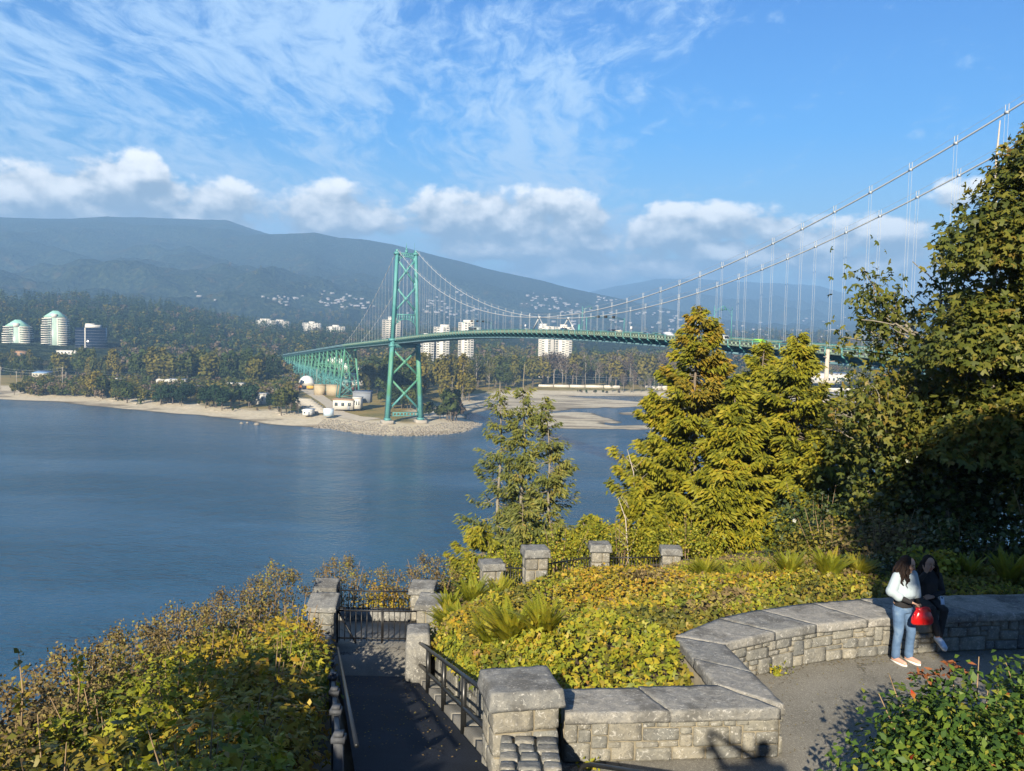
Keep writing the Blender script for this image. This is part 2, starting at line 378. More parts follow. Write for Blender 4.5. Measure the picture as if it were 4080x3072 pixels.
c = t.mix(t.math('MULTIPLY', scar, .5), c, (.2,.19,.17)); t.put(b.inputs['Base Color'], c); b.inputs['Roughness'].default_value = 1; b.inputs['Specular IOR Level'].default_value = 0
bn = t.new('ShaderNodeBump'); bn.inputs['Distance'].default_value = 18; bn.inputs['Strength'].default_value = 1.; t.put(bn.inputs['Height'], n2); t.l.new(bn.outputs[0], b.inputs['Normal'])
hl = MB().grid(np.stack([X.ravel(), Y.ravel(), Z.ravel()], 1), len(azs), len(ds)).build('mountains', m_hill, smooth=True)
tag(hl, 'hazy blue forested mountains rising behind the far shore', 'mountains', kind='structure')
def hit_far(u, v):                            # where the sight line through u,v first meets the far hills
    d = ray(u, v); a = math.atan2(d[0], d[1]); e = d[2]/math.hypot(d[0], d[1])
    dd = np.linspace(1100, 7000, 700); z = far_h(dd*sin(a), dd*cos(a)); k = np.argmax(z-(CZ+e*dd) > 0)
    if k == 0: k = 300
    return np.array([dd[k]*sin(a), dd[k]*cos(a), z[k]])

# ------------------------------------------------------------------ suspension bridge (own axes: x across, y along, origin at midspan)
BYAW = .3678
BX, BY = cos(BYAW)*133.7008-sin(BYAW)*303.7859, sin(BYAW)*133.7008+cos(BYAW)*303.7859
def b2w(x, y, z=0): return np.array([cos(BYAW)*x-sin(BYAW)*y+BX, sin(BYAW)*x+cos(BYAW)*y+BY, z])
m_teal, t, b = mat('teal_paint'); v = co(t); n = t.noise(v, .35, 5, .6); n2 = t.noise(t.vm('MULTIPLY', v, (1, 1, .12)), 1.4, 4, .6)
c = t.ramp(n, [(.3, (.06,.23,.23)), (.7, (.1,.31,.3))])
pz = t.xyz(v)[2]; old = t.math('MULTIPLY', t.step(pz, 19, 23), t.step(pz, 52, 46))
c = t.mix(t.math('MULTIPLY', old, t.step(n2, .3, .6)), c, (.075,.24,.115))     # the older, greener coat on the lower legs
t.put(b.inputs['Base Color'], c); b.inputs['Roughness'].default_value = .55
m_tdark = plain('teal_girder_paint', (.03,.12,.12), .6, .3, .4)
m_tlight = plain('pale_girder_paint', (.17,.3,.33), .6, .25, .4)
m_barr = plain('barrier_panel', (.2,.27,.2), .7, .2, .5)
m_cable = plain('cable_grey', (.4,.43,.45), .45, .1, 1.)
m_conc = plain('concrete', (.36,.33,.28), .9, .35, .25, bump=.4, bscale=2)
m_road = plain('asphalt', (.06,.06,.06), .9, .25, .5)
br = thing('suspension_bridge', 'long teal suspension bridge crossing the narrows to a steel trestle', 'bridge', (BX, BY, 0), BYAW)
ZY = [(-260,56.),(-236,57.6),(-200,59.2),(-159,60.9),(-110,62.4),(-70,63.5),(-30,64.),(0,64.15),(40,64.),(100,63.),(170,60.7),(238,57.8),(430,50.),(700,37.),(1002,22.5),(1080,19.)]
def rail_z(y): return float(np.interp(y, [a for a, _ in ZY], [c_ for _, c_ in ZY]))
_r = rail_z
def rail_z(y): return sum(_r(y+k*10) for k in (-1.5, -.5, .5, 1.5))/4
def road_z(y): return rail_z(y)-1.15
HS, ZT, ZM, CX, HD = 236.2, 114.09, 68.62, 6.1, 9.896
def cab_z(y):
    if y <= HS: return ZM+(ZT-ZM)*(y/HS)**2
    tt = (y-HS)/(424-HS); return ZT+(road_z(424)+1.2-ZT)*tt-4*6.5*tt*(1-tt)
yy = list(np.arange(-250, 424.1, 4)); yv = list(np.arange(424, 1060, 10))
def strip(mb, ylist, x0, x1, z0, z1, mat=0):     # a bar of rectangular section that follows the deck profile (z relative to the rail)
    V = []
    for y in ylist:
        r = rail_z(y); V += [(x0,y,r+z0),(x1,y,r+z0),(x1,y,r+z1),(x0,y,r+z1)]
    n = len(ylist); F = [[i*4+j, i*4+(j+1)%4, (i+1)*4+(j+1)%4, (i+1)*4+j] for i in range(n-1) for j in range(4)]
    mb.add(V, [np.array(F), np.array([[3,2,1,0],[4*n-4,4*n-3,4*n-2,4*n-1]])], mat)
mb = MB(); strip(mb, yy, -7.3, 7.3, -1.5, -1.15); mb.build('deck', m_road, br)
mb = MB(); strip(mb, yv, -5.6, 5.6, -1.5, -1.1); mb.build('viaduct_deck', m_road, br)
for s in (-1, 1):
    mb = MB(); strip(mb, yy, s*7.5-.06, s*7.5+.06, -.14, 0, 0)
    y = -248.
    while y < 424:
        r = rail_z(y); k = round(y/HD)
        mb.beam((s*7.5,y,r), (s*7.5,y,r-1.75), .2, .2, (0,1,0)); mb.beam((s*7.5,y,r-1.7), (s*6.4,y,r-2.3), .22, .3, (0,1,0))
        y += HD/2
    mb.build('railing', m_teal, br)
    mb = MB(); strip(mb, yy, s*7.3-.05, s*7.3+.05, -.62, -.2); strip(mb, yy, s*7.3-.05, s*7.3+.05, -1.62, -1.12)
    for y in np.arange(-248, 424, HD/6): mb.beam((s*7.3,y,rail_z(y)-.6), (s*7.3,y,rail_z(y)-1.14), .1, .75, (1,0,0))
    mb.build('parapet', m_barr, br)
    mb = MB(); strip(mb, yv, s*5.8-.06, s*5.8+.06, -1.0, -.1); strip(mb, yv, s*5.5-.2, s*5.5+.2, -1.7, -1.05, 0); mb.build('railing', m_tlight, br)
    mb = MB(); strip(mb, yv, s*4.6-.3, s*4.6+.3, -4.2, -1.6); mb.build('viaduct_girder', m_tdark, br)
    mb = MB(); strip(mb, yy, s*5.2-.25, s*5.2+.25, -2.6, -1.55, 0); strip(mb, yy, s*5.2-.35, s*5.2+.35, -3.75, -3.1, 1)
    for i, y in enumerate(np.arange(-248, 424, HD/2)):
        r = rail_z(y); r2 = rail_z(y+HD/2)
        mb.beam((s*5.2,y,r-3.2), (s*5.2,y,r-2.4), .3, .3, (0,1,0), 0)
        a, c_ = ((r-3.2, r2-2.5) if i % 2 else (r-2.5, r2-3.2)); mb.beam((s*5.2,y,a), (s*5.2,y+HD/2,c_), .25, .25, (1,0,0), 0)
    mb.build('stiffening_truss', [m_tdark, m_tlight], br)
    mb = MB(); pts = [(s*CX, y, cab_z(y)) for y in np.concatenate([np.linspace(-HS, HS, 90), np.linspace(HS, 424, 24)[1:]])]
    mb.tube(pts, .17, 8); mb.build('main_cable', m_cable, br)
    mb = MB(); mb.tube([(s*CX, y, cab_z(y)+1.25) for y in np.linspace(-HS, HS, 90)], .03, 4); mb.build('hand_rope', m_cable, br)
mb = MB()
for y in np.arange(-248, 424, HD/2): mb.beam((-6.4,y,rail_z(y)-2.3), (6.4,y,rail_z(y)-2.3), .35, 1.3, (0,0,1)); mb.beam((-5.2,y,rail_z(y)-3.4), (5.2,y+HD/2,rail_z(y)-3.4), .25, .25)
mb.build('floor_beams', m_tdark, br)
def hanger(mb, s, y, lo=None):
    zc = cab_z(y); zr = road_z(y)-.2
    for q in (-.33, .33):
        mb.tube([(s*CX+.0, y+q, zr), (s*CX, y+q, zc)], .028, 5, cap=False)
        mb.beam((s*CX, y+q, zc-.3), (s*CX, y+q, zc+1.35), .09, .09)
    mb.box((s*CX, y, zc), (.4, .7, .42))
hang = [(s, k*HD) for s in (-1, 1) for k in range(-23, 24) if abs(k) > 0]+[(s, HS+12+k*10.1) for s in (-1, 1) for k in range(17)]
cw = np.array([np.linalg.norm(b2w(s*CX, y)[:2]) for s, y in hang]); order = np.argsort(cw)
for j in order[:100]:
    mb = MB(); hanger(mb, *hang[j]); mb.build('hanger', m_cable, br)
mb = MB()
for j in order[100:]: hanger(mb, *hang[j])
tag(mb.build('hanger', m_cable, br), 'farther hangers of the side span', kind='stuff')
for s in (-1, 1):                              # the A-shaped centre ties
    mb = MB()
    for q in (-1, 1): mb.beam((s*CX, 0, ZM), (s*CX, q*7.5, road_z(0)-.2), .4, .4)
    mb.box((s*CX, 0, ZM), (.8, 1.6, .8)); mb.build('centre_tie', m_cable, br)
def legx(z): return np.interp(z, [4, 57, 114], [11.1, 8.25, 6.1])
def tower(y):
    tw = bpy.data.objects.new('tower', None); COL.objects.link(tw); tw.parent = br; tw.location = (0, y, 0)
    for s in (-1, 1):
        mb = MB(); mb.beam((s*legx(5), 0, 5), (s*legx(57), 0, 57), 2.9, 4.2, (0,1,0), w2=2.4, h2=3.4); mb.beam((s*legx(57), 0, 57), (s*6.1, 0, 111.5), 2.4, 3.4, (0,1,0), w2=1.9, h2=2.6)
        mb.beam((s*legx(5), -1.6, 5), (s*legx(57), -1.5, 57), 1.6, 1.9, (0,1,0)); mb.beam((s*legx(57), -1.45, 57), (s*6.1, -1.15, 111), 1.2, 1.2, (0,1,0))
        mb.box((s*6.15, 0, 111.7), (3.2, 4, 1.6)); mb.box((s*6.15, 0, 113.2), (1.7, 2.6, 1.8)); mb.box((s*legx(8), 0, 5.6), (3.8, 5.2, 1.4))
        mb.box((s*8.6, 0, 56.6), (3.6, 5.5, 1.5)); mb.box((s*8.6, 0, 52.8), (3.4, 5., 1.2)); mb.build('tower_leg', m_teal, tw)
        mb = MB(); mb.prism([(s*legx(5)+a, c_) for a, c_ in ((-4.2,-4.6),(-3,-5.6),(3,-5.6),(4.2,-4.6),(4.2,4.6),(3,5.6),(-3,5.6),(-4.2,4.6))], -1, 2.6)
        mb.prism([(s*legx(5)+a*.86, c_*.86) for a, c_ in ((-4.2,-4.6),(-3,-5.6),(3,-5.6),(4.2,-4.6),(4.2,4.6),(3,5.6),(-3,5.6),(-4.2,4.6))], 2.6, 4.9); mb.build('pier', m_conc, tw)
    for z0, z1 in ((108.5, 91.5), (91, 74)) + ((51, 33), (32, 11)):
        mb = MB()
        for s in (-1, 1):
            mb.beam((s*legx(z0), 0, z0), (-s*legx(z1), 0, z1), 1.15, 1.5, (0,1,0)); mb.box((s*(legx(z1)-.9), 0, z1+.6), (1.7, 1.7, 2.6)); mb.box((s*(legx(z0)-.9), 0, z0-.6), (1.7, 1.7, 2.6))
        mb.box((0, 0, z1+(z0-z1)*legx(z1)/(legx(z0)+legx(z1))), (2.2, 1.75, 2.4)); mb.build('cross_brace', m_teal, tw)
    for zt, zb, arch in ((112.2, 110, 3.0), (73.2, 70.2, 4.5)):
        mb = MB(); xw = legx(zb)-.7
        def pan(pts): mb.add([(x, q, z) for q in (-.7, .7) for x, z in pts], [np.array([[3,2,1,0],[4,5,6,7]]), np.array([[i,(i+1)%4,4+(i+1)%4,4+i] for i in range(4)])])
        pan([(-xw, zt-.7), (xw, zt-.7), (xw, zt), (-xw, zt)]); N = 18; fx = np.linspace(-xw, xw, N+1); fz = zb-arch*np.abs(fx/xw)**2.6
        for i in range(N):
            pan([(fx[i], fz[i]-.6), (fx[i+1], fz[i+1]-.6), (fx[i+1], fz[i+1]), (fx[i], fz[i])])
        for i in range(0, N+1, 2): mb.box((fx[i], 0, (fz[i]+zt)/2-.3), (.55, 1.2, zt-fz[i]))
        mb.build('portal_arch', m_teal, tw)
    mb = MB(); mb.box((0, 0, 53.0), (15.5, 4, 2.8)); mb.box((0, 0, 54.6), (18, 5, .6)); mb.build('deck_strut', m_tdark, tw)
    mb = MB(); mb.box((0, .8, 9.6), (19.5, .4, .5)); mb.box((0, .8, 7.6), (19.5, .4, .5))
    for x in np.linspace(-9, 9, 9): mb.box((x, .8, 8.6), (.9, .36, 1.8))
    mb.build('base_strut', m_teal, tw)
    mb = MB(); mb.box((0, 0, 113), (1.6, 1.6, 1.7)); mb.box((0, 0, 114.6), (.9, .9, 1.6)); mb.tube([(0,0,115), (0,0,118.6)], [.3, .05], 6); mb.build('beacon_mast', m_teal, tw); MB().tube([(5.2,0,114), (5.2,0,118.6)], .06, 5).build('antenna', m_teal, tw)
    return tw
tower(HS); tower(-HS)
for i, y in enumerate(np.concatenate([[430, 446], np.arange(470, 1005, 25.5)])):      # trestle bents of the approach viaduct
    mb = MB(); top = rail_z(y)-4.2; p = b2w(0, y); gz = float(ground(p[0], p[1])[0]) if p[1] < 1080 else 8.; gz = max(3.5, min(gz, 14)) + max(0, (y-620)*.018); hgt = top-gz
    if hgt < 2: continue
    wt, wb = 4.4, 4.4+hgt*.105; big = i < 1
    tk = 1.5 if big else .75; legs = [0] if big else [-3.6, 3.6] if i % 2 == 0 else [0]
    for oy in legs:
        for s in (-1, 1): mb.beam((s*wt, y+oy*.6, top), (s*wb, y+oy, gz-.5), tk, tk, (0,1,0))
        nb = max(1, int(round(hgt/13)))
        for k in range(nb):
            za, zb = top-k*hgt/nb, top-(k+1)*hgt/nb; xa, xb = (wt+(wb-wt)*k/nb), (wt+(wb-wt)*(k+1)/nb)
            mb.beam((-xa, y+oy, za), (xb, y+oy, zb), .42, .42, (0,1,0)); mb.beam((xa, y+oy, za), (-xb, y+oy, zb), .42, .42, (0,1,0)); mb.beam((-xb, y+oy, zb+.3), (xb, y+oy, zb+.3), .45, .45)
    if len(legs) == 2:
        for s in (-1, 1):
            for k in range(nb):
                za, zb = top-k*hgt/nb, top-(k+1)*hgt/nb; x = s*(wt+(wb-wt)*(k+.5)/nb)
                mb.beam((x, y-3.6, za), (x, y+3.6, zb), .35, .35); mb.beam((x, y+3.6, za), (x, y-3.6, zb), .35, .35); mb.beam((x, y-3.6, zb+.3), (x, y+3.6, zb+.3), .35, .35)
    mb.beam((-5.2, y, top-.1), (5.2, y, top-.1), .7, .9); mb.build('trestle_bent', m_teal, br)

# ------------------------------------------------------------------ on the bridge deck
def glossy(name, c, rough=.3):
    m, t, b = mat(name); b.inputs['Base Color'].default_value = (*c, 1); b.inputs['Roughness'].default_value = rough; b.inputs['Coat Weight'].default_value = .4; return m
m_glass = glossy('dark_glass', (.02,.025,.03), .1); m_tyre = plain('tyre_rubber', (.02,.02,.02), .9)
m_white = plain('white_paint', (.75,.75,.72), .5, .08); m_lampw = glossy('lamp_lens', (.7,.7,.65), .2)
def car(label, paint, y, x, flip=1, kind='hatch', L=4.3, H=1.5):
    z = road_z(y); p = b2w(x, y, z); c = thing('car', label, 'car', tuple(p), BYAW+(PI if flip < 0 else 0), group='cars crossing the bridge')
    pr = {'hatch': [(-2.1,.35),(-2.1,.95),(-1.9,1.0),(-1.5,1.5),(.3,1.5),(1.05,1.0),(2.0,.85),(2.1,.55),(2.1,.35)], 'suv': [(-2.2,.4),(-2.25,1.05),(-2.05,1.75),(.5,1.75),(1.2,1.1),(2.2,1.0),(2.3,.6),(2.3,.4)],
          'sedan': [(-2.25,.35),(-2.25,.9),(-1.5,.98),(-.9,1.42),(.35,1.42),(1.15,.95),(2.15,.82),(2.25,.5),(2.25,.35)], 'bus': [(-6,.4),(-6,3.0),(5.8,3.0),(6,2.6),(6,.4)]}[kind]
    W_ = {'bus': 1.25}.get(kind, .88); n = len(pr); V = []; zm = max(q[1] for q in pr)
    for s in (-1, 1):
        for a, h in pr: V.append((s*(W_-(.16 if h > zm-.3 and kind != 'bus' else 0)), a, h))
    MB().add(V, [np.array([[i,(i+1)%n,n+(i+1)%n,n+i] for i in range(n)]), np.array([list(range(n))[::-1]]), np.array([list(range(n, 2*n))])]).build('body', paint, c)
    mb = MB(); zz = zm-.12
    if kind == 'bus':
        for s in (-1, 1): mb.box((s*1.255, 0, 2.1), (.04, 11.2, .95))
        mb.box((0, 6.0, 2.1), (2.2, .1, 1.2))
    else:
        ya = min(a for a, h in pr if h > zm-.05); yb = max(a for a, h in pr if h > zm-.05)
        for s in (-1, 1): mb.add([(s*(W_+.012),ya-.25,1.02),(s*(W_+.012),yb+.5,1.02),(s*(W_-.14),yb,zz),(s*(W_-.14),ya+.05,zz)], np.array([[0,1,2,3]]))
        mb.add([(-W_+.1,yb+.68,1.06),(W_-.1,yb+.68,1.06),(W_-.25,yb+.08,zz+.02),(-W_+.25,yb+.08,zz+.02)], np.array([[0,1,2,3]]))
        mb.add([(-W_+.1,ya-.36,1.06),(W_-.1,ya-.36,1.06),(W_-.25,ya-.04,zz+.02),(-W_+.25,ya-.04,zz+.02)], np.array([[0,1,2,3]]))
    mb.build('windows', m_glass, c)
    for a in (-4, 4) if kind == 'bus' else (-1.35, 1.35):
        for s in (-1, 1):
            r = .48 if kind == 'bus' else .33; MB().tube([(s*(W_-.18), a, r), (s*(W_+.02), a, r)], r, 14).build('wheel', m_tyre, c)
    for s in (-1, 1): MB().box((s*(W_-.25), pr[-1][0]-.01, .72), (.3, .08, .16)).build('headlight', m_lampw, c)
    return c
g1 = glossy('lime_paint', (.25,.62,.03)); g2 = glossy('navy_paint', (.02,.04,.09)); g3 = glossy('car_white', (.7,.7,.7)); g4 = glossy('grey_paint', (.1,.13,.17)); g5 = glossy('cream_paint', (.5,.47,.36))
car('bright lime green car on the bridge left of the dark blue car', g1, -129.5, -2.5, 1, 'hatch')
car('dark blue car on the bridge right of the lime green car', g2, -140.5, -2.6, 1, 'sedan')
car('white and black car near the cedar top on the bridge', g3, -114.5, -2.6, 1, 'suv')
car('white sport utility car in front of the grey pickup on the bridge', g3, -88.5, -2.6, -1, 'suv')
car('dark grey car just left of the white sport utility car', g4, -82, 1., -1, 'suv')
car('small grey blue car halfway between gantry post and grey car', g4, -69., 1.5, 1, 'sedan')
car('dark car under the lane signal gantry', g2, -52.5, -2.6, 1, 'suv')
car('cream coloured car right behind the dark car under the gantry', g5, -57.5, -2.6, 1, 'hatch')
car('dark car crossing in front of the white slab tower', g2, -14, -2.4, 1, 'suv')
car('pale grey car crossing left of the centre tie', g5, 22, -2.4, 1, 'sedan')
car('dark car right of the second centre tie', g4, -30, 2.4, 1, 'sedan')
car('grey single deck bus on the bridge deck near the far tower', glossy('bus_paint', (.2,.24,.25)), 88, -2.4, 1, 'bus')
def lamp_post(y, s, label, hgt=9.3):
    p = b2w(s*7.1, y, road_z(y)); lp = thing('street_lamp', label, 'street lamp', tuple(p), BYAW+(0 if s < 0 else PI), group='curved lamps along the bridge railing')
    MB().tube([(0,0,0),(0,0,5),(0,0,hgt)], [.14,.1,.07], 8).build('post', m_teal, lp)
    mb = MB(); mb.tube([(0,0,hgt-2.6),(.7,0,hgt-1.3),(1.7,0,hgt-.35),(2.7,0,hgt+.15),(3.2,0,hgt),(3.3,0,hgt-.3)], .055, 6); mb.tube([(0,0,hgt-.9),(1.,0,hgt-.75),(2.,0,hgt-.2)], .04, 5); mb.build('arm', m_teal, lp)
    MB().tube([(3.3,0,hgt-.25),(3.3,0,hgt-.55),(3.3,0,hgt-.95)], [.1,.2,.42], 10).build('lamp_shade', m_tdark, lp)
lamp_post(-174.5, 1, 'curved teal bridge lamp nearest the big maple'); lamp_post(-117.5, -1, 'curved teal bridge lamp just right of the cedar top'); lamp_post(-105, 1, 'curved teal bridge lamp behind the pointed cedar top'); lamp_post(-40, -1, 'curved teal bridge lamp above the lane signals')
for y, lab in ((-43.5, 'thin lane signal gantry with three black signals over the bridge roadway'), (92, 'small lane signal gantry on the bridge near the far tower')):
    p = b2w(0, y, road_z(y)); gt = thing('signal_gantry', lab, 'signal gantry', tuple(p), BYAW, group='lane signal gantries on the bridge')
    for s in (-1, 1): MB().tube([(s*7.1,0,0),(s*7.1,0,5.6)], .12, 8).build('post', m_teal, gt)
    mb = MB()
    for dz in (0, .55): mb.tube([(-7.1,0,5.0+dz*.3),(-3,0,5.5+dz),(0,0,5.6+dz),(3,0,5.5+dz),(7.1,0,5.0+dz*.3)], .06, 6)
    mb.build('crossbar', m_tdark, gt)
    for x in (-2.9, 0, 2.9): MB().box((x,-.1,5.85), (1.0,.35,.8)).build('signal', m_tyre, gt)
p = b2w(-7.0, -37.5, road_z(-37.5)); kb = thing('control_cabinet', 'tall green cabinet standing at the bridge railing', 'cabinet', tuple(p), BYAW)
MB().box((0,0,1.4), (.8,1.0,2.8), top=.8).box((0,0,2.9), (.5,.6,.4)).build('cabinet_body', m_teal, kb)
for i, (y, n) in enumerate(((-25, 'first'), (-32, 'second'), (-74, 'third'), (12, 'fourth'))):
    p = b2w(-6.9, y, road_z(y)); sg = thing('road_sign', ['small white sign on the bridge left of the green cabinet', 'small white sign on the bridge beside the green cabinet', 'small white sign on the bridge before the white car', 'small white sign on the bridge by the centre tie'][i], 'sign', tuple(p), BYAW, group='small white signs on the bridge')
    MB().tube([(0,0,0),(0,0,2.6)], .04, 6).build('post', m_cable, sg); MB().box((0,-.05,2.5), (.62,.04,.78)).build('panel', m_white, sg)

# ------------------------------------------------------------------ buildings across the water
m_pale = plain('pale_wall', (.5,.47,.41), .8, .1, .08); m_wht = plain('white_wall', (.6,.58,.53), .8, .08, .1); m_gwin = glossy('window_glass', (.06,.08,.09), .15)
m_ggl = plain('greenish_glass', (.38,.5,.44), .25, .15, .1); m_copper = plain('green_metal_roof', (.3,.56,.47), .5, .12, .1); m_dkgl = glossy('black_curtain_glass', (.008,.014,.03), .12)
m_groof = plain('grey_roof', (.22,.24,.27), .7, .15, .1); m_shadow = plain('balcony_recess', (.25,.24,.22), .8, .2, .2); m_beige = plain('stained_beige_concrete', (.42,.35,.23), .9, .3, .12); m_brick = plain('tan_brick', (.32,.2,.12), .9, .2, .3)
def building(name, label, u, vb, Y, cat='building', rz=0., group=None, base=None):
    p = at(u, vb, Y); z = base if base is not None else p[2]
    return thing(name, label, cat, (p[0], Y, z), rz, group)
def w_(pix, Y): return pix*Y/FPX
def green_tower(u, wpix, v_apex, v_eave, v_base, Y, label):
    z0 = 10.; bd = building('apartment_tower', label, u, v_base, Y, 'apartment tower', .35, 'green roofed twin towers', base=z0)
    wd = w_(wpix, Y)*.82; ze = at(u, v_eave, Y)[2]-z0; za = at(u, v_apex, Y)[2]-z0; n = int((ze)/3.05); h = wd/2
    oc = [(-h,-h*.55),(-h*.55,-h),(h*.55,-h),(h,-h*.55),(h,h*.55),(h*.55,h),(-h*.55,h),(-h,h*.55)]
    MB().prism([(x*.86, y*.86) for x, y in oc], 0, ze).build('wall', m_ggl, bd)
    mb = MB()
    for k in range(n+1):
        q = 1. if k < n-2 else .9
        for sx, sy in ((-1,-1),(1,-1),(1,1),(-1,1)): mb.box((sx*h*.68*q, sy*h*.68*q, k*3.05+.5), (h*.72, h*.72, 1.15))
    mb.build('balcony', m_wht, bd)
    mb = MB()
    for s in (-1, 1): mb.box((s*h*.26, -h*.88, ze*.5), (h*.09, .5, ze)); mb.box((s*h*.88, 0, ze*.5), (.5, h*.1, ze))
    mb.box((0, 0, ze+.3), (wd*.8, wd*.8, 1.4)); mb.build('pier', m_wht, bd)
    mb = MB(); r = h*.86; zr = ze+1; V = [(-r,-r,zr),(r,-r,zr),(r,r,zr),(-r,r,zr),(-r*.22,-r*.22,za),(r*.22,-r*.22,za),(r*.22,r*.22,za),(-r*.22,r*.22,za)]
    mb.add(V, BOXF); mb.build('roof', m_copper, bd)
    MB().box((0, -h*.62, ze+(za-ze)*.28), (h*.4, h*.5, (za-ze)*.5)).build('dormer', m_wht, bd)
green_tower(72, 112, 1274, 1303, 1393, 1180, 'shorter green roofed apartment tower at the left edge'); green_tower(223, 108, 1238, 1266, 1393, 1180, 'taller green roofed apartment tower beside the black office block')
bd = building('office_block', 'black glass office block with a pale vertical strip', 366, 1400, 1180, 'office block', .3, base=8.); hh = at(366, 1306, 1180)[2]-8
wd = w_(108, 1180); MB().box((0,0,hh/2), (wd,24,hh)).build('wall', m_dkgl, bd); MB().box((-wd*.17,-12.1,hh/2), (1.3,.6,hh)).build('stair_strip', m_wht, bd)
mb = MB()
for k in range(1, 13): mb.box((0,-12.02,k*hh/13), (wd,.12,.25)); mb.box((wd/2+.02,0,k*hh/13), (.12,24,.25))
mb.build('spandrel', m_groof, bd); MB().box((2,0,hh+2), (wd*.5,14,4)).box((-2,2,hh+4.8), (wd*.3,8,1.8)).build('plant_room', m_wht, bd)
def slab(u0, u1, v_top, v_base, Y, label, dep=16, rz=.0, floors=None, rooms=((.3,.7),), base=None, stripes=(), tone=None, bays=8):
    u = (u0+u1)/2; pz = at(u, v_base, Y)[2]; z0 = pz if base is None else base; H = at(u, v_top, Y)[2]-z0; wd = w_(u1-u0, Y)
    bd = building('apartment_block', label, u, v_base, Y, 'apartment block', rz, 'pale apartment blocks on the far shore', base=z0)
    MB().box((0,0,H/2), (wd,dep,H)).build('wall', tone or m_wht, bd)
    n = floors or max(4, int(H/3)); cells = np.linspace(-wd/2, wd/2, bays+1); runs = []; i = 0
    while i < bays:
        j = i
        while j < bays and j not in stripes: j += 1
        if j > i: runs.append((cells[i]+wd/bays*.12, cells[j]-wd/bays*.12))
        i = j+1
    for k in range(n):
        z = (k+.55)*H/n
        for a, b_ in runs: MB().box(((a+b_)/2, -dep/2, z), (b_-a, .3, H/n*.44)).build('window', m_gwin, bd)
        for q in (-1, 1): MB().box((q*wd/2, 0, z), (.3, dep*.7, H/n*.44)).build('window', m_gwin, bd)
    for i in range(1, bays): MB().box((cells[i], -dep/2-.15, H/2), (wd/bays*.3, .5, H)).build('pier', tone or m_wht, bd)
    for i in range(0, bays, 3):
        mb = MB(); bx0 = (cells[i]+cells[i+1])/2
        for k in range(n): mb.box((bx0, -dep/2-.7, (k+.2)*H/n), (wd/bays*.8, 1.2, H/n*.34))
        for q in (-1, 1): mb.box((bx0+q*wd/bays*.4, -dep/2-1.2, H/2), (.2, .2, H*.97))
        mb.build('balcony_stack', tone or m_wht, bd)
    mb = MB()
    for a, b_ in rooms: mb.box((wd*((a+b_)/2-.5), 0, H+1.6), (wd*(b_-a), dep*.6, 3.2))
    mb.build('plant_room', m_wht, bd); return bd
slab(1022, 1105, 1276, 1326, 1900, 'widest pale apartment block on the wooded hill, left half', rooms=((.2,.65),), bays=7)
slab(1096, 1153, 1280, 1330, 1930, 'grey balconied apartment block joined to the widest block', rooms=((.1,.6),), bays=6, tone=m_pale)
slab(1153, 1174, 1310, 1332, 1930, 'low grey wing at the right end of the widest block', rooms=(), bays=4, tone=m_pale)
slab(1208, 1278, 1287, 1330, 1900, 'middle white apartment block on the wooded hill', rooms=((.35,.65),), bays=7, stripes=(3,))
slab(1304, 1375, 1301, 1336, 1900, 'right white apartment block on the hill left of the bridge cables', rooms=((.3,.65),), bays=7, stripes=(0,1))
slab(1527, 1598, 1275, 1360, 1450, 'round balconied apartment tower behind the bridge tower leg', dep=28, rooms=((.3,.75),), bays=5, tone=m_pale)
slab(1548, 1578, 1262, 1280, 1455, 'narrow white upper storeys behind the bridge tower leg', dep=12, rooms=(), bays=3)
slab(1729, 1790, 1303, 1412, 1110, 'stepped white apartment block just right of the bridge tower', rooms=((.4,.95),), bays=5, base=8, stripes=(2,))
slab(1678, 1730, 1338, 1412, 1100, 'low white apartment block seen under the deck by the tower', rooms=((.2,.5),), bays=5, base=8)
slab(1826, 1887, 1285, 1412, 1110, 'tall white apartment block behind the bus on the bridge', rooms=((.3,1.),), bays=5, base=8, stripes=(1,))
slab(2144, 2205, 1300, 1412, 1130, 'left half of the broad white slab block at midspan', dep=20, rooms=((.05,.5),), bays=5, base=6, stripes=(0,2,4))
slab(2209, 2276, 1303, 1412, 1130, 'right half of the broad white slab block at midspan', dep=20, rooms=((.3,.7),), bays=5, base=6, stripes=(1,3))
def shed(name, label, u0, u1, v0, v1, Y, dep, wall, roof, cat='building', gable=0., rz=0., win=0, group=None, door=True):
    u = (u0+u1)/2; z0 = float(ground(at(u, v1, Y)[0], Y)[0])-.1; H = max(2.5, w_(v1-v0, Y)); wd = w_(u1-u0, Y)
    bd = thing(name, label, cat, (at(u, v1, Y)[0], Y, max(z0, at(u, v1, Y)[2]-.5)), rz, group)
    MB().box((0,0,H/2), (wd,dep,H)).build('wall', wall, bd); mb = MB()
    if gable: mb.prism([(-wd/2-.4,-dep/2-.4),(wd/2+.4,-dep/2-.4),(wd/2+.4,dep/2+.4),(-wd/2-.4,dep/2+.4)], H, [H+.2,H+.2,H+gable,H+gable])
    else: mb.box((0,0,H+.25), (wd+1,dep+1,.5))
    mb.build('roof', roof, bd)
    if win:
        for i in range(win): MB().box((-wd/2+wd*(i+.5)/win,-dep/2-.03,H*.55), (wd/win*.45,.12,H*.35)).build('window', m_gwin, bd)
    if door: MB().box((wd*.3,-dep/2-.04,1.2), (1.6,.12,2.4)).build('door', m_groof, bd)
    return bd
ph = shed('pump_house', 'low white pump house with flat brown roof by the bridge tower', 1334, 1412, 1588, 1626, 622, 14, m_wht, m_brick, win=3)
shed('glazed_hall', 'white hall with tall dark windows right of the pump house', 1412, 1440, 1582, 1624, 624, 12, m_wht, m_wht, win=3, door=False)
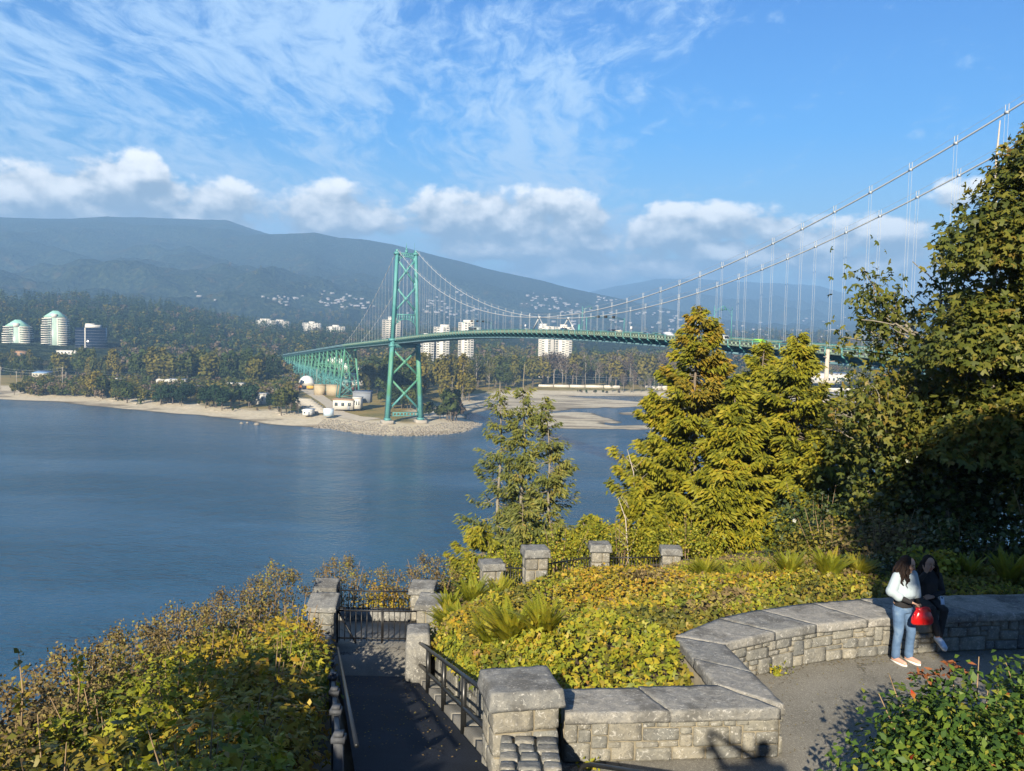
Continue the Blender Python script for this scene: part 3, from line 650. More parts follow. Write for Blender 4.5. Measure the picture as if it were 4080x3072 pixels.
shed('grey_annex', 'blue grey annex with sloping roof behind the pump house', 1411, 1478, 1560, 1600, 640, 12, m_groof, m_groof, gable=1.2, door=False)
for u, r_px, lab in ((1274, 23, 'smaller beige concrete tank left under the trestle'), (1330, 30, 'larger beige concrete tank under the trestle end')):
    p = at(u, 1566, 760); tk = thing('storage_tank', lab, 'tank', (p[0], 760, 4.), 0, 'beige concrete tanks'); R = w_(r_px, 760); H = w_(40, 760)
    MB().tube([(0,0,0),(0,0,H)], R, 32).build('tank_wall', m_beige, tk); MB().tube([(0,0,H-.1),(0,0,H+.5)], R*1.04, 32).build('rim', m_beige, tk)
p = at(1222, 1518, 880); dm = thing('storage_dome', 'white domed store behind the orange rail cars', 'dome', (p[0], 880, 4.))
MB().ball((0,0,2.), (8,8,8.5), 24, 12).build('dome_shell', m_white, dm); MB().tube([(0,0,-1),(0,0,3)], 8.1, 24).build('base_ring', m_conc, dm)
for u, v, lab in ((1318, 1440, 'left white spherical vessel behind the trestle'), (1338, 1438, 'middle white spherical vessel behind the trestle'), (1356, 1442, 'right white spherical vessel behind the trestle'), (1380, 1462, 'white dome roof right of the trestle')):
    p = at(u, v, 980); tk = thing('gas_sphere', lab, 'tank', (p[0], 980, 4.), 0, 'white vessels behind the trestle'); r = 4.2; H = p[2]-4
    MB().ball((0,0,H), r, 16, 10).build('vessel', m_white, tk); mb = MB()
    for k in range(5): mb.tube([(r*.8*cos(k*1.257), r*.8*sin(k*1.257), 0), (r*.8*cos(k*1.257), r*.8*sin(k*1.257), H)], .3, 6)
    mb.build('support', m_conc, tk)
cols = [plain('orange_steel', (.55,.22,.04), .6, .2), plain('black_steel', (.03,.025,.03), .6, .2), plain('yellow_steel', (.6,.36,.05), .6, .2), plain('rust_steel', (.2,.07,.04), .7, .3), plain('cream_steel', (.62,.58,.5), .6, .15)]
def rail_car(u0, u1, vb, Y, m, label, H=3.9, hopper=False, group='goods wagons by the trestle', z=None):
    u = (u0+u1)/2; p = at(u, vb, Y); rc = thing('rail_car', label, 'rail car', (p[0], Y, p[2] if z is None else z), 0, group); L = w_(u1-u0, Y)-.6
    mb = MB()
    if hopper: mb.prism([(-L/2,-1.5),(L/2,-1.5),(L/2,1.5),(-L/2,1.5)], 2.2, H); mb.box((0,0,H+.15), (L*.96,2.2,.3)); [mb.box((q*L*.27,0,1.7), (L*.36,2.6,1.1), top=1.) for q in (-1, 1)]
    else: mb.box((0,0,1.1+(H-1.1)/2), (L,3,H-1.1))
    mb.build('wagon_body', m, rc); mb = MB()
    for k in np.arange(-L/2+.6, L/2, 1.4): mb.box((k,-1.55,H*.62), (.14,.14,H*.66))
    mb.build('ribs', m, rc)
    for q in (-1, 1): MB().box((q*(L/2-2),0,.6), (2.6,2.4,.9)).build('bogie', m_tyre, rc)
for (u0, u1, k, lab) in ((1175,1204,0,'orange wagon at the left of the trestle yard'), (1205,1221,1,'short black wagon between orange and yellow wagons'), (1222,1251,2,'yellow wagon right of the black wagon'), (1138,1172,3,'dark rust wagon left of the orange wagon'), (1395,1428,3,'rust wagon behind the trestle leg')): rail_car(u0, u1, 1541, 820, cols[k], lab, z=4.2)
hop = [(2144,2205),(2206,2268),(2269,2330),(2331,2404),(2405,2470),(2570,2636),(2637,2702),(2703,2768),(2769,2834),(2835,2900),(3300,3366),(3367,3432),(3433,3498)]
hl_ = ['first white hopper car from the left in the long train', 'second white hopper car from the left in the train', 'third white hopper car from the left in the train', 'fourth white hopper car, at the right before the bare trees', 'white hopper car half hidden by the bare riverside trees']
for i, (u0, u1) in enumerate(hop): rail_car(u0, u1, 1551+(u0-2144)*.012, 960, cols[4], hl_[i] if i < 5 else ['white hopper car just left of the tall cedar', 'white hopper car glimpsed between the cedars', 'pale hopper car below the white warehouse'][0 if i < 7 else 1 if i < 10 else 2], 4.9, True, 'white hopper cars of the long train')
shed('warehouse', 'long white open sided warehouse at the right behind the dead trunk', 3222, 3418, 1494, 1524, 1000, 30, m_wht, m_wht, gable=3.5, win=11, door=False)
SH = [('white flat roofed shed far left of the dark pines', 450, 492, 1507, 1524, 800, m_wht, m_wht, 0), ('white gabled shed with a long low roof behind the pines', 632, 742, 1512, 1530, 800, m_wht, m_wht, 1.5), ('blue shed among the shore bushes', 578, 612, 1545, 1563, 740, glossy('blue_cladding', (.03,.07,.22), .5), m_wht, 0),
      ('blue roofed shed behind the power poles', 140, 196, 1484, 1500, 860, m_pale, plain('blue_roof', (.2,.33,.5), .6, .15), 2.), ('small white block between dark pines', 771, 797, 1535, 1562, 740, m_wht, m_wht, 0), ('white flat roofed plant hall left of the white sheds', 912, 972, 1525, 1548, 760, m_wht, m_wht, 0),
      ('long white roofed plant hall by the orange shrubs', 985, 1106, 1544, 1562, 735, m_wht, m_wht, 0), ('white pipework shed above the dry grass', 1004, 1062, 1566, 1606, 660, m_wht, m_wht, 0), ('small white hut under the tall poplars', 1022, 1042, 1496, 1512, 860, m_wht, m_wht, 0),
      ('white site container at the shore basins', 1214, 1246, 1630, 1648, 585, m_white, m_white, 0), ('brown brick store below the twin towers', 65, 105, 1398, 1418, 1050, m_brick, m_brick, 0), ('low white hall beneath the black office block', 235, 320, 1396, 1412, 1080, m_wht, m_wht, 0), ('white roofed workshop behind the trestle legs', 1375, 1450, 1490, 1505, 900, m_wht, m_groof, 1.), ('long low white workshop right of the trestle', 1365, 1450, 1515, 1532, 850, m_wht, m_wht, 0), ('white gabled house right of the trestle', 1428, 1456, 1466, 1484, 930, m_wht, m_groof, 2.)]
for lab, u0, u1, v0, v1, Y, a, b_, gb in SH: shed('shed', lab, u0, u1, v0, v1, Y, 12, a, b_, gable=gb, win=max(2, int((u1-u0)/14)))
p = at(1309, 1656, 574); tk = thing('water_tank', 'pale blue round tank at the beach edge', 'tank', (p[0], 574, p[2]))
MB().tube([(0,0,0),(0,0,4.6)], 3.4, 28).build('tank_wall', plain('pale_blue_steel', (.5,.62,.72), .6, .15), tk); MB().tube([(0,0,4.6),(0,0,4.9)], 3.5, 28).build('rim', m_white, tk)
for i in range(9):                             # settling basins of the treatment works
    v = 1592+i*6.2; u = 1205+i*7.5; p = atz(u, v, 4.5); bs = thing('settling_basin', 'narrow concrete settling basin with railings by the gravel road', 'basin', (p[0], p[1], 4.0), -.25, 'settling basins of the water works')
    mb = MB(); L, Wd = 17, 4.2
    for q in (-1, 1): mb.box((0,q*Wd/2,.6), (L,.4,1.2)); mb.box((q*L/2,0,.6), (.4,Wd-.4,1.2))
    mb.build('basin_wall', m_conc, bs); MB().box((0,0,.5), (L-.5,Wd-.5,.1)).build('basin_water', m_dkgl, bs)
    mb = MB(); mb.tube([(-L/2,-Wd/2,2.2),(L/2,-Wd/2,2.2)], .06, 5); [mb.tube([(x,-Wd/2,1.2),(x,-Wd/2,2.2)], .05, 5) for x in np.linspace(-L/2, L/2, 8)]; mb.build('guard_rail', m_cable, bs)
def road_strip(name, pts, wd, m, label):
    P = np.array([atz(u, v, 4.4)[:2] for u, v in pts]); tt = np.linspace(0, len(P)-1, 60); P = np.stack([np.interp(tt, np.arange(len(P)), P[:,k]) for k in (0,1)], 1); T = np.gradient(P, axis=0); T /= np.linalg.norm(T, axis=1, keepdims=True); Nn = np.stack([-T[:,1], T[:,0]], 1)
    w0 = np.interp(tt, np.linspace(0, len(pts)-1, len(wd)), wd)[:,None]/2; V = []
    for q in np.linspace(-1, 1, 5):
        xy = P+Nn*w0*q; V.append(np.column_stack([xy, ground(xy[:,0], xy[:,1])+.25]))
    V = np.stack(V, 1).reshape(-1, 3); o = MB().grid(V, 5, 60).build(name, m, smooth=True); tag(o, label, 'road', kind='structure')
m_grav = plain('gravel', (.46,.4,.3), .95, .15, .3)
road_strip('road', [(1216,1545),(1245,1565),(1285,1590),(1318,1612),(1345,1640),(1400,1655),(1480,1664)], [16,13,10,10,14,18], m_grav, 'pale gravel road curving past the pump house')
road_strip('path', [(1100,1480),(1130,1500),(1165,1530)], [18,16,12], m_grav, 'sandy track under the far trestle')
road_strip('yard', [(3180,1565),(3300,1568),(3500,1572)], [60,60,60], plain('grey_yard', (.3,.29,.27), .95, .15, .05), 'grey open yard at the right bank')
POLES = [(3,1460,1552,700),(66,1478,1535,790),(250,1461,1546,720),(263,1481,1540,760),(619,1474,1512,860),(907,1478,1512,860),(962,1488,1520,850),(2205,1488,1545,960),(2606,1495,1552,960),(1262,1470,1540,830)]
PL = ['tall utility pole at the left edge of the beach', 'short utility pole right of the leftmost pole', 'tall grey utility pole before the blue roof', 'utility pole close behind the tall grey one', 'utility pole above the white gabled shed', 'utility pole left of the trestle trees', 'utility pole beside the poplar trees', 'utility pole in front of the hopper train', 'utility pole left of the tall cedar, by the train', 'lamp pole by the orange wagons']
for (u, v0, v1, Y), lab in zip(POLES, PL):
    p = at(u, v1, Y); H = w_(v1-v0, Y); ut = thing('utility_pole', lab, 'utility pole', (p[0], Y, p[2]), 0, 'utility poles on the far shore')
    MB().tube([(0,0,-1),(0,0,H)], [.26,.17], 8).build('post', m_conc, ut); mb = MB(); mb.box((0,0,H-.9), (2.4,.16,.18)); mb.box((0,0,H-2.), (1.8,.16,.18)); mb.build('crossarm', m_conc, ut)
for a, c_ in ((0,2),(2,4),(4,5),(7,8)):
    (u, v, _, Y), (u2, v2, _, Y2) = POLES[a], POLES[c_]
    for o_ in (4, 14):
        A_, B_ = at(u, v+o_, Y), at(u2, v2+o_, Y2); tt = np.linspace(0, 1, 14)[:,None]; P = A_+(B_-A_)*tt; P[:,2] -= 4*2.5*(tt*(1-tt))[:,0]
        tag(MB().tube(P, .06, 4, cap=False).build('overhead_wire', m_cable), 'thin power wire strung between the far shore poles', 'wire', 'power wires on the far shore')
# houses scattered over the far slope
hc = [plain('house_white', (.42,.41,.4), .8, .1), plain('house_cream', (.33,.31,.28), .8, .1), plain('house_grey', (.4,.4,.4), .8, .1)]; hr = [plain('roof_grey', (.3,.3,.31), .9, .2), plain('roof_pale', (.4,.39,.37), .8, .1), plain('roof_brown', (.22,.16,.13), .9, .2)]
protos = []
for k in range(6):
    L, Wd, H = [(16,10,6),(22,11,7),(13,9,8),(28,12,6),(18,12,9),(12,10,5)][k]; mb = MB(); mb.box((0,0,H/2), (L,Wd,H), 0, 0)
    mb.add([(-L/2-.6,-Wd/2-.6,H),(L/2+.6,-Wd/2-.6,H),(L/2+.6,Wd/2+.6,H),(-L/2-.6,Wd/2+.6,H),(-L/2,0,H+3),(L/2,0,H+3)], [np.array([[0,1,5,4],[2,3,4,5]]), np.array([[1,2,5],[3,0,4]])], 1)
    for i in range(3): mb.box((-L/2+L*(i+.5)/3,-Wd/2-.04,H*.5), (L/3*.4,.1,H*.35), 0, 2)
    protos.append(mb.build('house', [hc[k % 3], hr[k % 3], m_gwin]))
CL = [((1050,1200),(1190,1218),22,'white house in the small cluster high left of the tower'), ((1262,1480),(1182,1228),44,'white house on the slope behind the left bridge cables'), ((1660,1910),(1188,1262),50,'white house on the slope right of the bridge tower'), ((2100,2480),(1186,1250),60,'pale house on the upper slope above midspan'), ((2250,2760),(1250,1330),60,'pale house on the lower slope behind the lane signals'), ((2750,3720),(1268,1345),56,'pale house in the far suburb behind the hangers'), ((800,840),(1190,1196),3,'lone white house on the wooded mountain side')]
used = set()
for (ua, ub), (va, vb), n, lab in CL:
    for i in range(n):
        if i % 3 == 0 or n < 4: cu, cv = random.uniform(ua, ub), random.uniform(va, vb)
        u, v = cu+random.gauss(0, 26), cv+random.gauss(0, 8); p = hit_far(u, v); k = random.choice([0,0,1,1,2,3,4,5,0,3]); sc = np.clip(np.hypot(p[0], p[1])/4200, .55, 1.1)*random.uniform(.45, 1.)
        o = protos[k]
        if k in used: o = protos[k].copy(); COL.objects.link(o)
        used.add(k); o.location = (p[0], p[1], p[2]-1+5*sc); o.rotation_euler = (0,0,random.uniform(-.6,.6)); o.scale = (sc,)*3; tag(o, lab, 'house', 'houses scattered over the far slope')
for k, o in enumerate(protos):
    if k not in used: bpy.data.objects.remove(o)

# ------------------------------------------------------------------ foliage builders
def unit(V): return V/(np.linalg.norm(V, axis=-1, keepdims=True)+1e-9)
def rdir(n): return unit(rng.normal(size=(n, 3)))
def leaf_quads(P, ax, nr, L, Wd, fold=.18):
    """n pointed leaves: base at P, along ax, facing nr"""
    ax = unit(ax); sd = unit(np.cross(nr, ax)); nn = np.cross(ax, sd); L = np.broadcast_to(L, (len(P),))[:,None]; Wd = np.broadcast_to(Wd, (len(P),))[:,None]
    m = P+ax*L*.45+nn*L*fold
    V = np.stack([P, m+sd*Wd/2, P+ax*L, m-sd*Wd/2], 1).reshape(-1, 3); k = np.arange(len(P))*4
    return V, np.stack([k, k+3, k+2, k+1], 1)
def lobed(P, ax, nr, L):                      # maple-like leaf: three joined blades (5-gon fan of quads around the base)
    ax = unit(ax); sd = unit(np.cross(nr, ax)); nn = np.cross(ax, sd); L = np.broadcast_to(L, (len(P),))[:,None]
    t = [(0,0,0),(.30,.42,.06),(.12,.62,0),(.52,.55,.0),(.42,.2,.05),(1,0,-.1),(.42,-.2,.05),(.52,-.55,0),(.12,-.62,0),(.30,-.42,.06)]
    t = [(0,0,0),(.16,.55,0),(.5,.5,0),(.4,.17,.08),(1,0,-.06),(.4,-.17,.08),(.5,-.5,0),(.16,-.55,0)]
    V = np.stack([P+ax*L*a+sd*L*b_+nn*L*c_ for a, b_, c_ in t], 1).reshape(-1, 3); k = (np.arange(len(P))*8)[:,None]
    return V, np.concatenate([k+np.array([[0,3,2,1]]), k+np.array([[0,5,4,3]]), k+np.array([[0,7,6,5]])])
def clump_crown(n, shape, lw, droop=.2, up=.4, seed=None):
    """leaf clumps on the surface and in the volume of a set of ellipsoids (cx,cy,cz,rx,ry,rz)"""
    sh = np.array(shape, float); wv = (sh[:,3]*sh[:,4]*sh[:,5])**.67; k = rng.choice(len(sh), n, p=wv/wv.sum()); d = rdir(n); r = rng.uniform(.55, 1.02, n)**.6
    P = sh[k,:3]+d*sh[k,3:]*r[:,None]; nr = unit(d+rng.normal(size=(n,3))*.55+[0,0,up]); ax = unit(np.cross(nr, rdir(n))+d*.3-[0,0,droop])
    L = lw*rng.uniform(.6, 1.4, n); return leaf_quads(P-ax*L[:,None]*.5, ax, nr, L, L*.75)
def tree_proto(kind, H, lw, n, trunk_m, leaf_m, R=None):
    """an un-tagged tree at the origin: (trunk mesh builder, crown mesh builder)"""
    tr = MB(); cr_ = MB()
    if kind == 'round':
        R = R or H*.3; sh = [(0,0,H*.6,R*.75,R*.75,H*.32)]
        for _ in range(9):
            a = rng.uniform(0, 6.28); q = rng.uniform(.35, .75); z = rng.uniform(.36, .86)
            sh.append((cos(a)*R*q, sin(a)*R*q, H*z, R*rng.uniform(.3,.5), R*rng.uniform(.3,.5), H*rng.uniform(.1,.16)))
        cr_.add(*clump_crown(n, sh, lw)); tr.tube([(0,0,-1),(H*.01,0,H*.3),(0,H*.01,H*.8)], [H*.022,H*.017,H*.006], 6)
        for _ in range(6):
            a = rng.uniform(0, 6.28); z = rng.uniform(.22, .5)*H; tr.tube([(0,0,z),(cos(a)*R*.4,sin(a)*R*.4,z+H*.14),(cos(a)*R*.75,sin(a)*R*.75,z+H*.25)], [H*.01,H*.007,H*.003], 4, cap=False)
    elif kind == 'poplar':
        R = R or H*.19; sh = [(0,0,H*.55,R*.7,R*.7,H*.42)]
        for _ in range(12):
            a = rng.uniform(0, 6.28); z = rng.uniform(.2, .92); q = .55*(1-.6*max(0, z-.55)/.45); sh.append((cos(a)*R*q, sin(a)*R*q, H*z, R*rng.uniform(.3,.45), R*rng.uniform(.3,.45), H*rng.uniform(.08,.14)))
        cr_.add(*clump_crown(n, sh, lw, up=.3)); tr.tube([(0,0,-1),(0,0,H*.9)], [H*.017,H*.004], 6)
    elif kind == 'cone':
        R = R or H*.17; z = rng.beta(1.1, 1.5, n)*.93+.05; a = rng.uniform(0, 6.28, n); whorl = .8+.25*np.sin(z*46+3*np.sin(a))
        r = R*(1-z)**.85*whorl*rng.uniform(.45, 1.05, n)**.5; P = np.stack([r*np.cos(a), r*np.sin(a), H*z], 1); d = np.stack([np.cos(a), np.sin(a), 0*a], 1)
        ax = unit(d*.9+rng.normal(size=(n,3))*.3-[0,0,.45]); nr = unit(d*.5+[0,0,.8]+rng.normal(size=(n,3))*.35); L = lw*rng.uniform(.6, 1.3, n)*(1.15-.6*z)
        cr_.add(*leaf_quads(P-ax*L[:,None]*.4, ax, nr, L, L*.62)); tr.tube([(0,0,-1),(0,0,H*.97)], [H*.016,H*.002], 5)
    elif kind == 'bare':                      # leafless grey brown riverside tree
        R = R or H*.24; tr.tube([(0,0,-1),(H*.01,0,H*.5),(-H*.01,0,H*.95)], [H*.016,H*.011,H*.002], 5)
        for _ in range(26):
            a = rng.uniform(0, 6.28); z = rng.uniform(.3, .85)*H; e = rng.uniform(.35, .8)*R; tr.tube([(0,0,z),(cos(a)*e*.5,sin(a)*e*.5,z+H*.08),(cos(a)*e,sin(a)*e,z+H*.2)], [H*.007,H*.005,H*.002], 3, cap=False)
        sh = [(0,0,H*.72,R*.8,R*.8,H*.26)]+[(cos(a)*R*.5, sin(a)*R*.5, H*z, R*.4, R*.4, H*.14) for a, z in zip(rng.uniform(0, 6.28, 6), rng.uniform(.5, .85, 6))]
        V, F = clump_crown(int(n*.8), sh, lw, up=0); cr_.add(V, F)
    return tr, cr_
m_bark = plain('bark', (.16,.13,.10), .95, .35, 6., bump=.5, bscale=18); m_bark2 = plain('pale_bark', (.27,.24,.2), .9, .3, 2.)
far_leaf = {'olive': leafmat('olive_foliage', [(.1, (.03,.045,.012)), (.45, (.08,.095,.022)), (.75, (.14,.13,.028)), (.95, (.19,.15,.03))], .09, .2, .7, .5, .45, .1),
 'gold': leafmat('gold_foliage', [(.1, (.07,.08,.018)), (.5, (.17,.15,.03)), (.95, (.25,.19,.035))], .09, .2, .7, .4, .45, .1),
 'green': leafmat('green_foliage', [(.1, (.02,.035,.012)), (.5, (.05,.075,.022)), (.95, (.09,.11,.028))], .09, .2, .7, .5, .45, .1),
 'pine': leafmat('pine_foliage', [(.1, (.012,.026,.014)), (.5, (.025,.05,.024)), (.95, (.045,.075,.03))], .09, .1, .7, .5, .45, .1),
 'twig': leafmat('twig_haze', [(.1, (.075,.06,.045)), (.5, (.13,.1,.075)), (.95, (.19,.145,.09))], .09, .1, .8, .4, .5, .05)}
TP = {}
for key, kind, H, lw, n, lm, bk in (('poplar_a','poplar',20,1.35,520,'olive',m_bark2),('poplar_b','poplar',20,1.35,520,'gold',m_bark2),('round_a','round',16,1.35,620,'olive',m_bark),('round_b','round',16,1.35,620,'green',m_bark),('round_c','round',16,1.35,620,'gold',m_bark),
                           ('pine_a','round',13,1.2,620,'pine',m_bark),('cone_a','cone',22,2.2,420,'pine',m_bark),('cone_b','cone',22,2.2,420,'green',m_bark),('bare_a','bare',18,.85,360,'twig',m_bark2),('bare_b','bare',18,.85,520,'olive',m_bark2),('bush_a','round',6,.8,320,'olive',m_bark),('bush_b','round',6,.8,320,'green',m_bark),('bush_c','round',6,.8,320,'twig',m_bark)):
    tr, cr_ = tree_proto(kind, H, lw, n, None, None)
    if key.startswith('pine'): tr, cr_ = tree_proto('round', H, lw, n, None, None, R=H*.34)
    TP[key] = (tr, cr_, bk, far_leaf[lm], H)
TM = {}
def far_tree(key, x, y, H, label, group, cat='tree', z=None):
    tr, cr_, bk, lm, H0 = TP[key]; z = float(ground(x, y)[0]) if z is None else z
    nm = {'poplar':'poplar_tree','round':'broadleaf_tree','pine':'pine_tree','cone':'conifer_tree','bare':'bare_tree','bush':'shrub'}[key.split('_')[0]]
    t_ = thing(nm, label, 'shrub' if nm == 'shrub' else cat, (x, y, z-.2), random.uniform(0, 6.28), group)
    if key not in TM: TM[key] = (tr.build('trunk', bk, t_), cr_.build('crown', lm, t_))
    else:
        for q in TM[key]: c = q.copy(); COL.objects.link(c); c.parent = t_
    s = H/H0; t_.scale = (s*random.uniform(.85, 1.2), s*random.uniform(.85, 1.2), s)
# belts of single trees: (u range, distance range, count, height range, kinds, label, group)
G1 = 'trees on the far shore'
BELT = [((-60,130),(715,760),9,(1513,1530),['round_a','bush_a','poplar_a'],'olive tree at the left edge above the beach'),
 ((120,330),(740,800),10,(1490,1525),['round_a','round_c','bush_a'],'olive tree by the power poles above the beach'),
 ((310,390),(695,730),5,(1470,1490),['round_c','round_a'],'golden tree at the shore right of the tall pole'),
 ((385,460),(670,720),5,(1483,1520),['round_a','round_b'],'dark olive shore tree below the black office block'),
 ((455,530),(655,700),6,(1510,1530),['round_a','round_b','pine_a'],'olive shore tree left of the blue shed'),
 ((600,770),(640,690),13,(1523,1548),['pine_a'],'dark pine in the left clump behind the beach'),
 ((790,1000),(615,665),16,(1518,1548),['pine_a','pine_a','round_b'],'dark pine in the right clump behind the beach'),
 ((1060,1120),(618,632),2,(1556,1566),['pine_a'],'dark pine right of the white pipework shed'),
 ((1110,1170),(590,612),3,(1530,1545),['round_a'],'olive conical tree at the left of the basins'),
 ((1150,1195),(585,600),3,(1593,1602),['bare_a','round_a'],'brownish tree beside the shore basins'),
 ((-80,340),(900,1020),30,(1390,1440),['poplar_a','round_a','round_b','poplar_b','round_c'],'tall olive tree below the twin towers'),
 ((320,640),(850,960),26,(1380,1445),['poplar_a','round_a','poplar_b','round_b'],'tall olive poplar behind the power poles'),
 ((600,760),(830,900),10,(1378,1410),['round_c','poplar_b','round_a'],'tall golden tree in the middle of the left wood'),
 ((740,1010),(820,900),20,(1378,1420),['poplar_a','round_a','round_b'],'tall dark olive tree left of the trestle'),
 ((1000,1100),(790,960),12,(1394,1440),['round_b','poplar_a','round_a'],'tall tree at the far end of the trestle'),
 ((1440,1660),(720,960),30,(1412,1484),['round_a','round_b','poplar_a'],'olive tree between the trestle and the bridge tower'),
 ((1480,1660),(640,700),14,(1507,1588),['round_b','round_a','bush_b'],'low green tree close behind the bridge tower'),
 ((1660,1790),(585,690),17,(1588,1635),['round_a','round_b','poplar_b','bush_a'],'tree on the bank right of the bridge tower'),
 ((1640,1900),(740,960),34,(1394,1500),['poplar_a','poplar_b','bare_b','round_a','round_c'],'golden olive tree in the wood right of the tower'),
 ((1780,1900),(570,640),10,(1530,1610),['bare_a','bush_c','round_b','bush_b'],'scrubby tree on the bank beside the inlet'),
 ((1880,2140),(890,1050),34,(1400,1475),['bare_b','round_a','poplar_a','round_b'],'tree at the head of the mudflats left of the train'),
 ((2130,2760),(985,1080),60,(1393,1440),['bare_a','bare_a','bare_b','round_c','bare_a'],'bare trunked tree behind the hopper train'),
 ((2420,2620),(905,930),10,(1478,1520),['bare_b','bare_a','bare_b'],'thin tree in front of the hopper train'),
 ((2300,2760),(893,912),16,(1548,1567),['bush_a','bush_b','bush_c'],'low shrub along the river bank'),
 ((2760,3240),(985,1060),14,(1393,1450),['bare_a','bare_b','round_a'],'riverside tree glimpsed behind the cedars'),
 ((3240,3640),(1040,1100),14,(1440,1480),['bare_a','bare_b'],'bare tree behind the white warehouse'),
 ((3560,3900),(840,900),8,(1540,1570),['bush_a','bare_a'],'thin shrub on the right bank'),
 ((330,1190),(600,760),70,(3,7),['bush_a','bush_b','bush_c'],'low bush at the back of the beach')]
for (ua, ub), (ya, yb), n, (ha, hb), ks, lab in BELT:
    i = 0; tries = 0
    while i < n and tries < 300:
        tries += 1; u = random.uniform(ua, ub) if n > 3 else ua+(ub-ua)*(i+.5)/n; Y_ = random.uniform(ya, yb); x = (u-2040)/FPX*Y_; k = random.choice(ks)
        if shore_h(np.array([x]), np.array([Y_]))[0] < 1.6: continue
        lx = cos(BYAW)*(x-BX)+sin(BYAW)*(Y_-BY); ly = -sin(BYAW)*(x-BX)+cos(BYAW)*(Y_-BY)
        if abs(lx) < 15 and 220 < ly < 900: continue
        vt_ = random.uniform(ha, hb); H_ = vt_ if vt_ < 100 else float(np.clip(at(u, vt_, Y_)[2]-ground(x, Y_)[0], 3, 42)); far_tree(k, x, Y_, H_, lab, G1); i += 1
# the wooded hills behind: one mass
forest = MB()
def low_tree(kind, n):
    tr, cr_ = tree_proto(kind, 1., .13 if kind == 'cone' else .15, n, None, None); return np.concatenate(cr_.v), cr_.f[0][0]
LOW = [low_tree('cone', 60) for _ in range(4)]+[low_tree('round', 62) for _ in range(4)]
def scatter(n, ua, ub, da, db, hf, conif, mats_):
    u = rng.uniform(ua, ub, n); d = da*(db/da)**rng.uniform(0, 1, n); a = np.arctan((u-2040)/FPX); x, y = d*np.sin(a), d*np.cos(a); z = np.where(y < 1085, shore_h(x, y), far_h(x, y)); ok = (z > 1.8) & ~((u < 480) & (d < 1420) & (d > 960))
    dens = fbm2(x, y, .004, 3); ok &= dens > .33
    lx = cos(BYAW)*(x-BX)+sin(BYAW)*(y-BY); ly = -sin(BYAW)*(x-BX)+cos(BYAW)*(y-BY); ok &= ~((abs(lx) < 16) & (ly < 1040))
    for i in np.where(ok)[0]:
        cf = rng.random() < conif; V, F = LOW[rng.integers(0, 4)+(0 if cf else 4)]; H = rng.uniform(*hf)*(1. if cf else .8); c_, s_ = cos(u[i]*7), sin(u[i]*7); w_s = H*rng.uniform(.85, 1.3)
        W_ = np.stack([(V[:,0]*c_-V[:,1]*s_)*w_s, (V[:,0]*s_+V[:,1]*c_)*w_s, V[:,2]*H], 1)+[x[i], y[i], z[i]-.5]
        forest.add(W_, F, (rng.choice([0,0,0,1]) if cf else rng.choice([1,2,2,3])))
scatter(1100, 90, 1180, 715, 930, (8, 17), .1, None); scatter(500, -120, 500, 760, 900, (8, 15), .1, None); scatter(1700, -250, 2100, 1000, 1300, (20, 32), .3, None); scatter(1500, 1500, 4300, 1040, 1400, (22, 35), .22, None)
scatter(3600, -250, 2000, 1250, 2300, (22, 34), .82, None); scatter(3000, 1100, 4300, 1350, 3200, (17, 28), .55, None); scatter(1800, 900, 4300, 2400, 4300, (18, 30), .7, None)
fo = forest.build('forest', [far_leaf['pine'], far_leaf['green'], far_leaf['olive'], far_leaf['twig']])
tag(fo, 'dense mixed wood covering the hills behind the far shore', 'forest', kind='stuff')
# boulders along the point
m_rock = plain('rock', (.24,.215,.175), .95, .4, .8, bump=.6, bscale=6)
def rock(mb, c, r, mat=0):
    b0 = MB().ball((0,0,0), 1, 9, 6); V = b0.v[0]; V = V*(1+.55*(vnoise(V+rng.uniform(0, 99, 3), 1.7)-.5))[:,None]*np.array(r); a = rng.uniform(0, 6.28)
    V = np.stack([V[:,0]*cos(a)-V[:,1]*sin(a), V[:,0]*sin(a)+V[:,1]*cos(a), V[:,2]], 1)+c
    for F, _ in b0.f: mb.f.append((F+mb.n, mat))
    mb.v.append(V); mb.n += len(V)
mb = MB(); k = 0
while k < 1500:
    x, y = rng.uniform(-125, -15), rng.uniform(495, 590); h = shore_h(np.array([x]), np.array([y]))[0]
    if -.3 < h < 2.3: rock(mb, (x, y, h), rng.uniform(.35, .95, 3)*[1,1,.7]); k += 1
tag(mb.build('riprap', m_rock, smooth=False), 'band of pale boulders armouring the point under the tower', 'boulders', kind='stuff')
mb = MB()
for _ in range(420):
    x, y = rng.uniform(-440, -90), rng.uniform(510, 760); h = shore_h(np.array([x]), np.array([y]))[0]
    if 1.2 < h < 3.: a = rng.normal(.3, .5); L = rng.uniform(1.5, 7); mb.tube([(x, y, h+.2), (x+L*cos(a), y-L*sin(a)*.6, h+.25)], rng.uniform(.12, .3), 5)
tag(mb.build('driftwood', plain('driftwood', (.42,.37,.3), .95, .3, 1.)), 'bleached driftwood strewn along the beach', 'driftwood', kind='stuff')
for u, v, r, lab in ((1022,1692,1.9,'single dark boulder standing in the water off the beach'), (962,1688,1.2,'left low rock awash near the beach'), (985,1686,1.,'right low rock awash near the beach')):
    p = atz(u, v, 0); mb = MB(); rock(mb, (0,0,.2), (r*1.2, r, r*.7)); o = mb.build('boulder', m_rock); o.location = p; tag(o, lab, 'boulder', 'boulders in the water')

